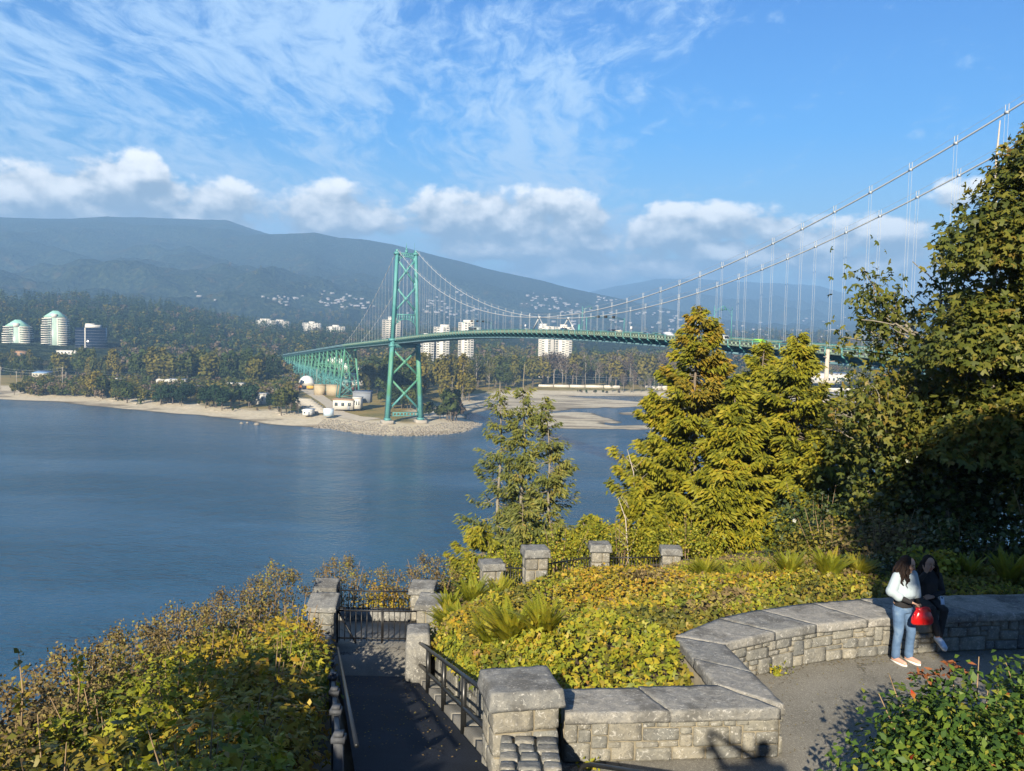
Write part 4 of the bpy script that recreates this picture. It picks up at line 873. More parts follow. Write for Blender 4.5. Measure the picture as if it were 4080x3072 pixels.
# ------------------------------------------------------------------ the lookout in the foreground (z measured from the eye)
ZT_ = -4.9
def zz_(*p): return (p[0], p[1], p[2]+CZ)
def path_z(y): return -5.03-(np.clip(y, 4, 17.5)-9.9)*.2855
def path_l(y): return -1.80-(y-9.9)*.219
def path_r(y): return path_l(y)+1.55
TERR = [(.62,2),(.62,9.62),(3.22,9.88),(3.02,11.9),(3.6,12.35),(4.2,12.7),(5.2,13.1),(6.1,13.35),(7.1,13.55),(8.4,13.75),(10.5,13.95),(15,13.8),(15,2)]
NEAR = [(-6.3,-8),(-6.3,2),(-6.8,12),(-6.6,17),(-5.8,21),(-3,22.3),(0,23.2),(2.5,26),(6,27),(12,26),(24,22),(24,-8)]
CTRL = np.array([(-1.3,10.8,-4.65),(-2.0,14,-5.6),(-2.7,17.5,-6.4),(.5,10.4,-4.62),(1.7,10.6,-4.5),(2.3,11.5,-4.45),(2.5,13,-4.5),(4,14.2,-4.4),(6,15,-4.35),(9,15.3,-4.3),(2,16,-4.95),(5,18,-5.1),(9,19,-5.0),(-.5,14,-5.05),(-1.5,19.5,-6.3),(1,20.3,-6.05),(2.7,23.5,-6.85),(5,24.5,-6.9),(9,24,-6.2),(14,18,-4.9),(16,12,-4.4),
  (-2.4,8,-4.6),(-4,8,-4.7),(-5.5,8,-4.9),(-2.6,11,-5.3),(-4.5,11,-5.4),(-6,12,-5.6),(-3.8,15,-6.4),(-5.8,15,-6.4),(-4.6,18,-7.0),(-6,18,-7.0),(-4.5,21,-7.4),(-3,22,-7.5),(-3,5,-3.9),(-5,4,-3.9),(3,7,-4.9),(8,8,-4.9)])
def idw(x, y):
    d2 = (x[...,None]-CTRL[:,0])**2+(y[...,None]-CTRL[:,1])**2+.12; wt = d2**-1.9; return (wt*CTRL[:,2]).sum(-1)/wt.sum(-1)
def soil(x, y):
    x = np.atleast_1d(np.asarray(x, float)); y = np.atleast_1d(np.asarray(y, float)); z = idw(x, y)-.28+sum(h_*np.exp(-((x-a)**2/wx**2+(y-b_)**2/wy**2)) for a, b_, wx, wy, h_ in ((1.0,12.4,1.5,1.3,.34),(-.2,15.3,.9,2.2,.3),(2.2,16.4,2.2,2.,.3),(5.2,18.2,2.2,1.8,.15),(3.2,22.6,3.2,2.4,-.42),(-.4,18.6,1.2,1.2,.2)))+(fbm2(x, y, .8, 3)-.44)*.2
    s = -np.minimum(sdist(x, y, NEAR), 0); z = z-np.where(s < 12, s*.55, 6.6+(s-12)*1.5)
    z = np.where(inpoly(x, y, TERR), np.minimum(z, ZT_-.25), z); return np.maximum(z, -CZ-6)
def in_path(x, y, m=0.): return (x > path_l(y)-m) & (x < path_r(y)+.1+m) & (y < 17.8)
xs = np.concatenate([np.arange(-60, -9, 3.), np.arange(-9, 15, .2), np.arange(15, 70, 3.)]); ys = np.concatenate([np.arange(-12, 6, 1.), np.arange(6, 28, .2), np.arange(28, 110, 3.)]); X, Y = np.meshgrid(xs, ys); Z = soil(X.ravel(), Y.ravel()).reshape(X.shape)
Z = np.where(in_path(X, Y, .12) | ((X > path_r(Y)) & (X < path_r(Y)+.62) & (Y < 17.2)), np.minimum(Z, path_z(Y)-.35), Z); Z = np.where((X > -4.75) & (X < -1.35) & (Y > 17.3) & (Y < 21.6), np.minimum(Z, -7.5), Z); Z = np.where((X > -3.5) & (X < 6) & (Y < 4), np.minimum(Z, -5.2), Z)
m_soil = plain('soil', (.075,.055,.032), .95, .4, 2.5, bump=.8, bscale=25)
o = MB().grid(np.stack([X.ravel(), Y.ravel(), Z.ravel()+CZ], 1), len(xs), len(ys)).build('hillside', m_soil, smooth=True); tag(o, 'brown soil bank falling away from the lookout to the water', 'hillside', kind='structure')
def asphalt(name, c, sp):
    m, t, b = mat(name); v = wpos(t); n = t.noise(v, .9, 5, .6); g_ = t.noise(v, 55, 2, .7); n3 = t.noise(v, 160, 2, .6)
    cc = t.mix(t.step(n, .3, .72), tuple(x*.8 for x in c), tuple(x*1.2 for x in c)); cc = t.mix(t.step(g_, .5, .72), cc, tuple(x*sp for x in c)); cc = t.mix(t.step(n3, .35, .5), tuple(x*.5 for x in c), cc)
    vo = t.new('ShaderNodeTexVoronoi', feature='DISTANCE_TO_EDGE'); vo.inputs['Scale'].default_value = .42; t.put(vo.inputs['Vector'], t.vm('ADD', v, t.vm('MULTIPLY', t.noise(v, 1.6, 5, .65, out=1), (1.1, 1.1, 1.1))))
    crack = t.math('MULTIPLY', t.step(vo.outputs['Distance'], .012, .003), t.step(t.noise(v, .35, 2, .5), .42, .55)); cc = t.mix(t.math('MULTIPLY', crack, .75), cc, tuple(x*.25 for x in c))
    blot = t.step(t.noise(v, .6, 5, .7, .8), .55, .66); cc = t.mix(t.math('MULTIPLY', blot, .3), cc, tuple(x*.45 for x in c))
    t.put(b.inputs['Base Color'], cc); b.inputs['Roughness'].default_value = .95; b.inputs['Specular IOR Level'].default_value = .1
    bn = t.new('ShaderNodeBump'); bn.inputs['Strength'].default_value = .5; bn.inputs['Distance'].default_value = .0025; t.put(bn.inputs['Height'], g_); t.l.new(bn.outputs[0], b.inputs['Normal']); return m
m_terr = asphalt('terrace_asphalt', (.2,.19,.162), 1.7); m_path = asphalt('path_asphalt', (.03,.034,.043), 1.5); m_landing = asphalt('landing_concrete', (.22,.21,.185), 1.2)
mb = MB(); TX = [(.62,9.62),(3.0,9.86),(3.0,11.9),(3.6,12.35),(4.2,12.7),(5.2,13.1),(6.1,13.35),(7.1,13.55),(8.4,13.75),(10.5,13.95),(15,13.8)]
for (xa, ya), (xb, yb) in zip(TX[:-1], TX[1:]):
    if xb > xa: mb.add([(xa,2,ZT_+CZ),(xb,2,ZT_+CZ),(xb,yb,ZT_+CZ),(xa,ya,ZT_+CZ)], np.array([[0,1,2,3]]))
tag(mb.build('terrace', m_terr), 'worn grey asphalt terrace inside the stone wall', 'terrace', kind='structure')
yy = np.linspace(4, 17.5, 40); V = []
for q in np.linspace(0, 1, 5): V.append(np.stack([path_l(yy)+1.55*q, yy, path_z(yy)+CZ+.012*np.sin(yy*2.3)*sin(q*3)], 1))
mb = MB().grid(np.stack(V, 1).reshape(-1, 3), 5, 40); tag(mb.build('path', m_path, smooth=True), 'sloping dark asphalt path down to the iron gate', 'path', kind='structure')
mb = MB().prism([(-4.75,17.5),(-1.3,17.5),(-1.3,21.5),(-4.75,21.5)], -7.6+CZ, -7.2+CZ); tag(mb.build('landing', m_landing), 'pale concrete landing behind the iron gate', 'landing', kind='structure')
mb = MB().prism([(-3.2,-5),(6,-5),(6,1.0),(-3.2,1.0)], -5.2+CZ, -1.52+CZ); tag(mb.build('upper_terrace', m_terr), 'upper lookout terrace where the photographer stands', 'terrace', kind='structure')

# stone
def stonemat(name, stops, stain=.5):
    m, t, b = mat(name); v = co(t); geo = t.new('ShaderNodeNewGeometry'); ri = geo.outputs['Random Per Island']
    vv = t.vm('ADD', v, t.vm('MULTIPLY', t.comb(ri, ri, ri), (40, 70, 20))); n = t.noise(vv, 9, 6, .68, .6); n2 = t.noise(vv, 45, 4, .7); n3 = t.noise(v, 2.2, 5, .62)
    c = t.ramp(ri, stops); c = t.mix(t.step(n, .36, .7), c, t.mix(1, c, (1.5,1.45,1.36), 'MULTIPLY')); c = t.mix(t.math('MULTIPLY', t.step(n2, .56, .68), .75), c, (.06,.06,.06))
    c = t.mix(t.math('MULTIPLY', t.step(n3, .48, .62), stain), c, (.09,.088,.082)); n5 = t.noise(t.vm('MULTIPLY', vv, (1, 2.2, 1)), 16, 5, .7, 1.2); c = t.mix(t.math('MULTIPLY', t.step(n5, .56, .64), .6), c, (.5,.49,.46)); t.put(b.inputs['Base Color'], c); b.inputs['Roughness'].default_value = .92; b.inputs['Specular IOR Level'].default_value = .2
    bn = t.new('ShaderNodeBump'); bn.inputs['Strength'].default_value = .9; bn.inputs['Distance'].default_value = .016; t.put(bn.inputs['Height'], t.math('ADD', n, t.math('MULTIPLY', n2, .45))); t.l.new(bn.outputs[0], b.inputs['Normal']); return m
m_granite = stonemat('granite_block', [(0,(.16,.155,.135)),(.2,(.21,.2,.17)),(.4,(.135,.14,.135)),(.6,(.19,.185,.16)),(.8,(.105,.11,.11)),(1,(.235,.22,.18))], .45)
m_coping = stonemat('granite_coping', [(0,(.14,.145,.145)),(.5,(.18,.18,.172)),(1,(.23,.222,.205))], .75)
m_mortar = plain('mortar', (.2,.175,.125), .95, .3, 6, bump=.4, bscale=60)
m_iron = plain('black_iron', (.012,.012,.013), .45, .3, 8); m_rail = plain('black_rail_paint', (.014,.015,.016), .35, .3, 8); m_wood = plain('weathered_grey_rail', (.055,.06,.07), .7, .25, 9, bump=.3, bscale=40)
def rblock(mb, c8, r=.12, amp=.012, n=(6,4,3), fq=7., mat_=0):
    """block with 8 corners (bottom ring, top ring), rounded edges and a rough surface"""
    c8 = np.array(c8, float); g0 = []; fs = []; k = 0; sd_ = rng.uniform(0, 50, 3)
    for ax_ in range(3):
        u_, v_ = [(1,2),(2,0),(0,1)][ax_]
        for s in (-1, 1):
            a = np.linspace(-1, 1, n[u_]+1); b_ = np.linspace(-1, 1, n[v_]+1); A_, B_ = np.meshgrid(a, b_); Q = np.zeros(A_.shape+(3,)); Q[...,u_] = A_; Q[...,v_] = B_; Q[...,ax_] = s; g0.append(Q.reshape(-1, 3))
            i, j = np.meshgrid(np.arange(n[u_]), np.arange(n[v_])); q = (j*(n[u_]+1)+i).ravel()+k; f = np.stack([q, q+1, q+n[u_]+2, q+n[u_]+1], 1); fs.append(f if s > 0 else f[:,::-1]); k += len(g0[-1])
    Q = np.concatenate(g0); dim = np.array([np.linalg.norm(c8[1]-c8[0]), np.linalg.norm(c8[3]-c8[0]), np.linalg.norm(c8[4]-c8[0])])/2; R = r*dim.min(); rr = R/dim
    C_ = np.clip(Q, -(1-rr), 1-rr); Dl = (Q-C_)*dim; ln = np.linalg.norm(Dl, axis=1, keepdims=True); Q = C_+np.where(ln > 1e-6, Dl/np.maximum(ln, 1e-6)*R, 0)/dim
    T_ = (Q+1)/2; x, y, z = T_[:,0:1], T_[:,1:2], T_[:,2:3]
    P = ((c8[0]*(1-x)*(1-y)+c8[1]*x*(1-y)+c8[2]*x*y+c8[3]*(1-x)*y)*(1-z)+(c8[4]*(1-x)*(1-y)+c8[5]*x*(1-y)+c8[6]*x*y+c8[7]*(1-x)*y)*z)
    key = P+sd_; P = P+amp*2*np.stack([fbm(key+o_, fq, 3)-.44 for o_ in ((0,0,0),(31,0,7),(5,17,41))], 1)
    _, first, inv = np.unique(np.round(Q, 5), axis=0, return_index=True, return_inverse=True); inv = inv.ravel()     # weld
    mb.add(P[first], [inv[f] for f in fs], mat_)
def box8(cx, cy, wx, wy, z0, z1, rz=0, t=1.):
    a, b_ = cos(rz), sin(rz); r = []
    for z, q in ((z0, 1.), (z1, t)):
        for i, j in ((-1,-1),(1,-1),(1,1),(-1,1)): x, y = i*wx/2*q, j*wy/2*q; r.append((cx+x*a-y*b_, cy+x*b_+y*a, z+CZ))
    return r
class Poly:
    def __init__(s, pts): s.p = np.array(pts, float); s.d = np.concatenate([[0], np.cumsum(np.linalg.norm(np.diff(s.p, axis=0), axis=1))]); s.L = s.d[-1]
    def at(s, t): return np.array([np.interp(t, s.d, s.p[:,0]), np.interp(t, s.d, s.p[:,1])])
    def nrm(s, t): a, b_ = s.at(max(0, t-.15)), s.at(min(s.L, t+.15)); v = (b_-a)/np.linalg.norm(b_-a); return np.array([v[1], -v[0]])      # right-hand side of travel
def ashlar(mb, pl, z0f, z1f, rows=3, lmin=.26, lmax=.62, t0=0, t1=None, dep=.07):
    t1 = pl.L if t1 is None else t1; un = .04; N = int((t1-t0)/un); occ = np.zeros((rows, N), bool)
    for r in range(rows):
        i = 0
        while i < N:
            if occ[r, i]: i += 1; continue
            ln = int(rng.uniform(lmin, lmax)/un); free = 0
            while free < ln and i+free < N and not occ[r, i+free]: free += 1
            if i+free >= N-3 and N-i < ln+4: free = N-i
            ln = free; hh_ = min(rows-r, int(rng.choice([1,2,2,3]))); ln = max(4, ln if hh_ > 1 else int(ln*.8))
            while hh_ > 1 and occ[r:r+hh_, i:i+ln].any(): hh_ -= 1
            occ[r:r+hh_, i:i+ln] = True; g_ = .011
            a, b_ = t0+i*un+g_, t0+(i+ln)*un-g_
            if b_-a < .05: i += ln; continue
            pa, pb, na, nb = pl.at(a), pl.at(b_), pl.nrm(a), pl.nrm(b_); pr = rng.uniform(.01, .04); c8 = []
            def zq(t_, k): return z0f(t_)+(z1f(t_)-z0f(t_))*k/rows
            for kz, sg in ((r, 1), (r+hh_, -1)):
                for (p_, n_, t_) , o_ in (((pa,na,a),pr),((pb,nb,b_),pr),((pb,nb,b_),-dep),((pa,na,a),-dep)): q = p_+n_*o_; c8.append((q[0], q[1], zq(t_, kz)+sg*g_+CZ))
            rblock(mb, c8, .16, .013, (max(3, int((b_-a)/.07)), 2, 2+2*hh_), 9.); i += ln
def core(mb, pl, bk, z0f, z1f, n=30):
    t = np.linspace(0, pl.L, n); f = np.array([pl.at(x)-pl.nrm(x)*.012 for x in t]); g_ = np.array([bk.at(x/pl.L*bk.L) for x in t]); V = []
    for i in range(n): V += [(*f[i], z0f(t[i])+CZ), (*f[i], z1f(t[i])+CZ), (*g_[i], z1f(t[i])+CZ), (*g_[i], z0f(t[i])+CZ)]
    F = [[i*4+j, (i+1)*4+j, (i+1)*4+(j+1)%4, i*4+(j+1)%4] for i in range(n-1) for j in range(4)]; mb.add(V, [np.array(F), np.array([[0,1,2,3],[4*n-1,4*n-2,4*n-3,4*n-4]])])
def coping(mb, pl, bk, z0, z1, step=1.05, over=.055, ends=.03):
    t = 0; 
    while t < pl.L-.05:
        e = min(pl.L, t+step*rng.uniform(.8, 1.2)); e = pl.L if pl.L-e < .45 else e
        a, b_ = t+.006, e-.006; pa, pb = pl.at(a)+pl.nrm(a)*over, pl.at(b_)+pl.nrm(b_)*over; ka, kb = bk.at(a/pl.L*bk.L), bk.at(b_/pl.L*bk.L); j = rng.uniform(-.008, .008)
        rblock(mb, [(*pa, z0+CZ),(*pb, z0+CZ),(*kb, z0+CZ),(*ka, z0+CZ),(*pa, z1+j-.02+CZ),(*pb, z1+j-.02+CZ),(*kb, z1+j+CZ),(*ka, z1+j+CZ)], .14, .015, (max(6, int((e-t)/.06)), 11, 4), 10.); t = e
def wall(name, label, front, back, rows=6, zt=-4.28, zb=ZT_, step=1.05, cap=.15, lm=(.16,.5), cat='wall'):
    th = thing(name, label, cat); pl, bk = Poly(front), Poly(back); f0 = lambda t: zb; f1 = lambda t: zt-cap
    mb = MB(); core(mb, pl, bk, lambda t: zb-.3, f1); mb.build('mortar_core', m_mortar, th); mb = MB(); ashlar(mb, pl, f0, f1, rows, *lm); mb.build('masonry', m_granite, th); mb = MB(); coping(mb, pl, bk, zt-cap, zt, step); mb.build('coping', m_coping, th); return th
wall('stone_wall', 'low granite wall running right from the big near pillar', [(.68,9.56),(3.24,9.82)], [(.68,10.16),(2.62,10.38)], zt=-4.28)
wall('stone_wall', 'short granite wall leg turning away from the near corner', [(3.25,9.83),(3.03,11.86)], [(2.6,10.40),(2.42,12.06)], zt=-4.275, step=1.2)
CF = [(3.03,11.88),(3.4,12.12),(3.68,12.27),(4.14,12.55),(5.18,12.99),(6.06,13.22),(7.07,13.41),(8.39,13.62),(10.5,13.82),(13.5,13.7)]; CB = [(2.42,12.08),(2.9,12.55),(3.3,12.95),(3.9,13.3),(5.0,13.8),(6.0,14.1),(7.05,14.3),(8.4,14.5),(10.5,14.7),(13.5,14.6)]
wall('stone_wall', 'long curved granite seat wall with the two women', CF, CB, zt=-4.27, step=.95)
def pillar(label, cx, cy, wx, wy, ztop, zbase, rz=0., cap=.19, over=.06, rows=None, group='stone pillars of the lookout', slope=0., capt=.93):
    th = thing('stone_pillar', label, 'pillar', (0,0,0), 0, group); zc = ztop-cap; rows = rows or max(2, int((zc-zbase)/.26)); mb = MB(); mb.add(box8(cx, cy, wx-.05, wy-.05, zbase-.4, zc, rz), BOXF); mb.build('mortar_core', m_mortar, th)
    mb = MB(); a, b_ = cos(rz), sin(rz)
    for k in range(rows):
        z0, z1 = zbase+(zc-zbase)*k/rows+.008, zbase+(zc-zbase)*(k+1)/rows-.008; sp_ = rng.uniform(.35, .65)*wx; s2 = rng.uniform(.35, .65)*wy
        for (x0, x1) in ((-wx/2, -wx/2+sp_-.008), (-wx/2+sp_+.008, wx/2)):
            for (y0, y1) in ((-wy/2, -wy/2+s2-.008), (-wy/2+s2+.008, wy/2)):
                xc, yc = (x0+x1)/2, (y0+y1)/2; rblock(mb, box8(cx+xc*a-yc*b_, cy+xc*b_+yc*a, x1-x0, y1-y0, z0, z1, rz), .16, .013, (5,5,5), 9.)
    mb.build('masonry', m_granite, th); c8 = box8(cx, cy, wx+2*over, wy+2*over, zc, ztop, rz, capt)
    if slope: c8 = [c8[i] if i < 4 else (c8[i][0], c8[i][1], c8[i][2]-(slope if i in (4,5) else 0)) for i in range(8)]
    mb = MB(); rblock(mb, c8, .14, .017, (14,14,5), 9.); mb.build('cap_stone', m_coping, th); return th
pillar('large granite pillar nearest the camera with a thick cap', .17, 9.45, .74, .66, -3.88, -5.15, .22, cap=.2)
pillar('left pillar of the iron gate, nearer one with a sloped cap', -4.16, 19.05, .58, .6, -6.02, -7.2, .05, slope=.16, cap=.26)
pillar('left rear pillar behind the iron gate', -4.55, 21.2, .5, .5, -6.3, -7.2, .05, slope=.1, cap=.24)
pillar('right rear pillar behind the iron gate', -2.12, 21.2, .55, .5, -6.28, -7.2, -.05, slope=.1, cap=.24)
pillar('right pillar of the iron gate, nearer one', -1.72, 19.1, .55, .55, -5.98, -7.2, -.1, slope=.12, cap=.24)
pillar('short square pillar at the left end of the far fence', -.42, 21.8, .52, .52, -5.86, -6.9, .25, cap=.18)
pillar('tall square pillar, second from the left along the far fence', .66, 20.6, .54, .52, -5.17, -6.6, .18, cap=.2)
pillar('square pillar in the middle of the far fence', 2.70, 25.0, .54, .52, -6.10, -7.6, .05, cap=.22)
pillar('square pillar at the right end of the far fence', 4.84, 25.2, .54, .52, -6.22, -7.6, -.05, cap=.2)
def stone(label, *a, n=(6,6,4), rr=.35): 
    mb = MB(); rblock(mb, box8(*a), rr, .02, n, 5.); return tag(mb.build('stone_block', m_coping), label, 'stone block', 'loose granite blocks')
stone('rough granite block ending the railing beside the path', -1.78, 17.0, .5, .75, -7.25, -5.98, .1)
stone('flat granite block at the foot of the left gate pillar', -4.0, 17.75, .62, .6, -7.25, -6.5, .1)
stone('left flat bench stone before the short pillar', -.78, 20.8, .34, .5, -6.6, -6.24, .1); stone('right flat bench stone before the short pillar', -.32, 20.6, .62, .5, -6.55, -6.14, .1)
stone('low concrete sill under the rear iron fence', -3.35, 21.05, 1.9, .3, -7.25, -6.98, 0, n=(10,3,3), rr=.15)
th = thing('cheek_wall', 'sloping cobbled stair wall in front of the near pillar', 'stair wall')
mb = MB(); mb.add([(x, y, z+CZ) for x, y, z in ((-.02,6.4,-5.2),(.55,6.4,-5.2),(.55,9.05,-5.2),(-.02,9.05,-5.2),(-.02,6.4,-3.88),(.55,6.4,-3.88),(.55,9.05,-4.38),(-.02,9.05,-4.38))], BOXF); mb.build('mortar_core', m_mortar, th); mb = MB()
for j in range(9):
    y0 = 9.04-j*.29; y1 = y0-.27; xs_ = [-.05, rng.uniform(.1,.2), rng.uniform(.32,.42), .58]
    for a, b_ in zip(xs_[:-1], xs_[1:]): zf = lambda y: -4.38+(9.05-y)*.19; rblock(mb, [(a+.012,y1,zf(y1)-.1+CZ),(b_-.012,y1,zf(y1)-.1+CZ),(b_-.012,y0,zf(y0)-.1+CZ),(a+.012,y0,zf(y0)-.1+CZ),(a+.012,y1,zf(y1)+.05+CZ),(b_-.012,y1,zf(y1)+.05+CZ),(b_-.012,y0,zf(y0)+.05+CZ),(a+.012,y0,zf(y0)+.05+CZ)], .4, .014, (4,4,3), 8.)
mb.build('cobbles', m_granite, th)
th = thing('retaining_wall', 'low stone wall holding the planted bank along the path', 'wall'); mb = MB(); pl = Poly([(path_r(y)+.42, y) for y in (17.1, 13.5, 9.9)][::-1]); pl2 = Poly([(path_r(y)+.75, y) for y in (9.9, 13.5, 17.1)])
zr0 = lambda t: path_z(9.9+t*.975)-.02; zr1 = lambda t: path_z(9.9+t*.975)+.62
plr = Poly(pl.p[::-1]); mb = MB(); core(mb, plr, Poly(pl2.p[::-1]), lambda t: zr0(plr.L-t)-.3, lambda t: zr1(plr.L-t)); mb.build('mortar_core', m_mortar, th); mb = MB(); ashlar(mb, plr, lambda t: zr0(plr.L-t), lambda t: zr1(plr.L-t)+.03, 2, .35, .8); mb.build('masonry', m_granite, th)
mb = MB()
for a, b_ in zip(np.arange(9.6, 17.2, .95), np.arange(10.55, 18, .95)): rblock(mb, [(path_r(y)+o_, y, path_z(y)+z+CZ) for z in (-.3, .1) for y, o_ in ((a,.02),(a,.4),(b_-.01,.4),(b_-.01,.02))], .12, .006, (3,6,3), 8.)
tag(mb.build('kerb', m_landing), 'dark narrow kerb along the right edge of the path', 'kerb', kind='structure')

# iron work
def fence(name, label, p, q, z0, z1, nb, spike=.09, group='black iron fences', z0b=None, z1b=None, gate=False):
    th = thing(name, label, 'gate' if gate else 'fence', (0,0,0), 0, group); p, q = np.array(p, float), np.array(q, float); z0b = z0 if z0b is None else z0b; z1b = z1 if z1b is None else z1b; V = lambda k, z: (*(p+(q-p)*k), z+CZ)
    mb = MB(); mb.beam(V(0, z1), V(1, z1b), .035, .03); mb.build('top_rail', m_iron, th); mb = MB(); mb.beam(V(0, z0+.06), V(1, z0b+.06), .035, .03); mb.build('bottom_rail', m_iron, th); mb = MB()
    for i in range(nb):
        k = (i+.5)/nb; a, b_ = z0+(z0b-z0)*k, z1+(z1b-z1)*k; mb.beam(V(k, a), V(k, b_+spike*.5), .017); mb.beam(V(k, b_+spike*.4), V(k, b_+spike), .03, .012, w2=.004, h2=.004)
    mb.build('bars', m_iron, th)
    if gate:
        mb = MB()
        for k in (.01, .55, .99): mb.beam(V(k, z0-.05), V(k, z1+.05), .04)
        mb.build('gate_frame', m_iron, th); mb = MB(); mb.beam(V(.02, z1-.02), (*(p+(q-p)*.28-np.array([0,.45])), z0+.1+CZ), .03); mb.build('brace', m_iron, th)
    return th
fence('iron_gate', 'low black iron gate across the bottom of the path', (-3.88,19.2), (-2.0,19.25), -7.08, -6.38, 15, gate=True, group='iron gates')
fence('iron_fence', 'black iron fence on the sill behind the gate', (-4.28,21.1), (-2.4,21.1), -7.0, -6.5, 15, .14)
fence('iron_fence', 'short iron fence dropping from the tall pillar to the short one', (-.15,21.75), (.42,20.75), -6.75, -6.0, 9, z1b=-5.75, z0b=-6.6)
fence('iron_fence', 'iron fence left of the middle pillar along the ivy', (.95,20.75), (2.42,24.9), -6.6, -5.62, 15, z0b=-7.35, z1b=-6.52)
fence('iron_fence', 'iron fence between the middle and right far pillars', (2.98,25.05), (4.56,25.2), -7.4, -6.55, 17)
fence('iron_fence', 'iron fence stub right of the last far pillar', (5.13,25.2), (5.8,25.3), -7.4, -6.6, 7)
th = thing('pipe_railing', 'black two rail pipe railing along the right of the path', 'railing')
def rp(y, h, o_=.02): return (path_r(y)+o_, y, path_z(y)+h+CZ)
mb = MB(); mb.tube([rp(y, .8) for y in (16.9, 14, 12, 9.8)], .032, 8); mb.build('top_rail', m_rail, th); mb = MB(); mb.tube([rp(y, .36) for y in (16.9, 14, 12, 9.8)], .03, 8); mb.build('bottom_rail', m_rail, th)
for y in (16.9, 15.3, 13.3, 11.4): MB().beam(rp(y, 0), rp(y, .8), .075, .075).build('post', m_rail, th)
th = thing('handrail_fence', 'weathered grey post and rail fence along the left of the path', 'fence')
def lp_(y, h, o_=-.2): return (path_l(y)+o_, y, path_z(y)+h+CZ)
ps = [8.0, 9.6, 11.1, 12.7, 14.3, 15.8, 17.2]
for y in ps: MB().beam(lp_(y, -.1), lp_(y, .56), .085, .085).box(lp_(y, .58), (.13,.13,.05)).box(lp_(y, .625), (.09,.09,.04)).build('post', m_wood, th)
for a, b_ in zip(ps[:-1], ps[1:]):
    for h in (.2, .47): MB().beam(lp_(a+.05, h), lp_(b_-.05, h), .05, .11).build('rail', m_wood, th)
mb = MB(); mb.tube([lp_(y, .62, -.05) for y in (17.2, 14, 11, 7.5)], .022, 8); mb.build('handrail', m_rail, th)
th = thing('stair_handrail', 'black tube handrail end at the bottom edge of the view', 'handrail')
mb = MB(); mb.tube([at(2306,3160,8.7), at(2309,3075,8.7), at(2322,3052,8.7), at(2352,3046,8.66), at(2480,3066,8.3), at(2700,3108,7.7)], .024, 10); mb.build('tube_rail', m_rail, th); mb = MB(); mb.tube([at(2306,3160,8.7), zz_(at(2306,3160,8.7)[0], 8.7, -4.9)], .024, 8); mb.build('post', m_rail, th)

# ------------------------------------------------------------------ plants of the lookout
m_lime = leafmat('thimbleberry_leaf', [(0,(.05,.07,.012)),(.3,(.16,.19,.018)),(.6,(.3,.3,.024)),(.82,(.38,.29,.025)),(1,(.28,.14,.035))], 1.1, .3, .5, 0, .62, .3)
m_yel = leafmat('yellow_leaf', [(0,(.07,.07,.014)),(.3,(.2,.18,.02)),(.6,(.40,.29,.022)),(.85,(.36,.19,.03)),(1,(.2,.1,.035))], 1.1, .3, .5, 0, .62, .3)
m_olv = leafmat('olive_leaf', [(0,(.045,.055,.012)),(.35,(.11,.115,.018)),(.65,(.2,.17,.022)),(.9,(.3,.2,.03)),(1,(.2,.1,.04))], 1.0, .25, .5, 0, .62, .3)
m_brn = leafmat('dry_brown_leaf', [(0,(.07,.055,.028)),(.35,(.14,.1,.05)),(.6,(.21,.16,.07)),(.78,(.25,.22,.06)),(.9,(.2,.21,.03)),(1,(.3,.25,.03))], 1.0, .2, .8, 0, .6, .1)
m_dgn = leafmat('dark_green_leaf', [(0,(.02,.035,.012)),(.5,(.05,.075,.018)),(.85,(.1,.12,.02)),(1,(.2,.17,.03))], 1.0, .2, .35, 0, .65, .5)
m_ced = leafmat('cedar_spray', [(0,(.035,.048,.011)),(.25,(.11,.125,.013)),(.55,(.215,.21,.016)),(.85,(.3,.245,.02)),(1,(.33,.19,.03))], 1.0, .22, .6, 0, .5, .2)
m_ced2 = leafmat('cedar_spray_orange', [(0,(.06,.06,.012)),(.35,(.16,.14,.018)),(.7,(.29,.2,.02)),(1,(.36,.18,.03))], .8, .22, .6, 0, .5, .2)
m_hem = leafmat('hemlock_spray', [(0,(.045,.065,.02)),(.45,(.12,.14,.035)),(.8,(.2,.19,.04)),(1,(.27,.19,.05))], .8, .2, .6, 0, .5, .2)
m_map = leafmat('maple_leaf', [(0,(.028,.042,.011)),(.4,(.085,.105,.019)),(.72,(.17,.16,.024)),(.92,(.22,.14,.035)),(1,(.15,.07,.035))], .5, .3, .5, 0, .6, .25)
m_mah = leafmat('mahonia_leaf', [(0,(.02,.045,.01)),(.45,(.05,.1,.018)),(.8,(.11,.16,.02)),(.93,(.22,.2,.03)),(.965,(.3,.05,.015)),(1,(.42,.02,.01))], 2.5, .15, .5, 0, .85, .2)
m_fern = leafmat('fern_frond', [(0,(.09,.12,.012)),(.5,(.2,.22,.016)),(.8,(.3,.25,.02)),(1,(.33,.18,.025))], 2.2, .3, .55, .3, .35, .25)
m_mbark = plain('mossy_maple_bark', (.2,.18,.14), .95, .35, 6., bump=.5, bscale=20)
m_stem = plain('dry_stem', (.26,.18,.1), .9, .3, 9); m_twig = plain('pale_twig', (.42,.37,.31), .9, .2, 7)
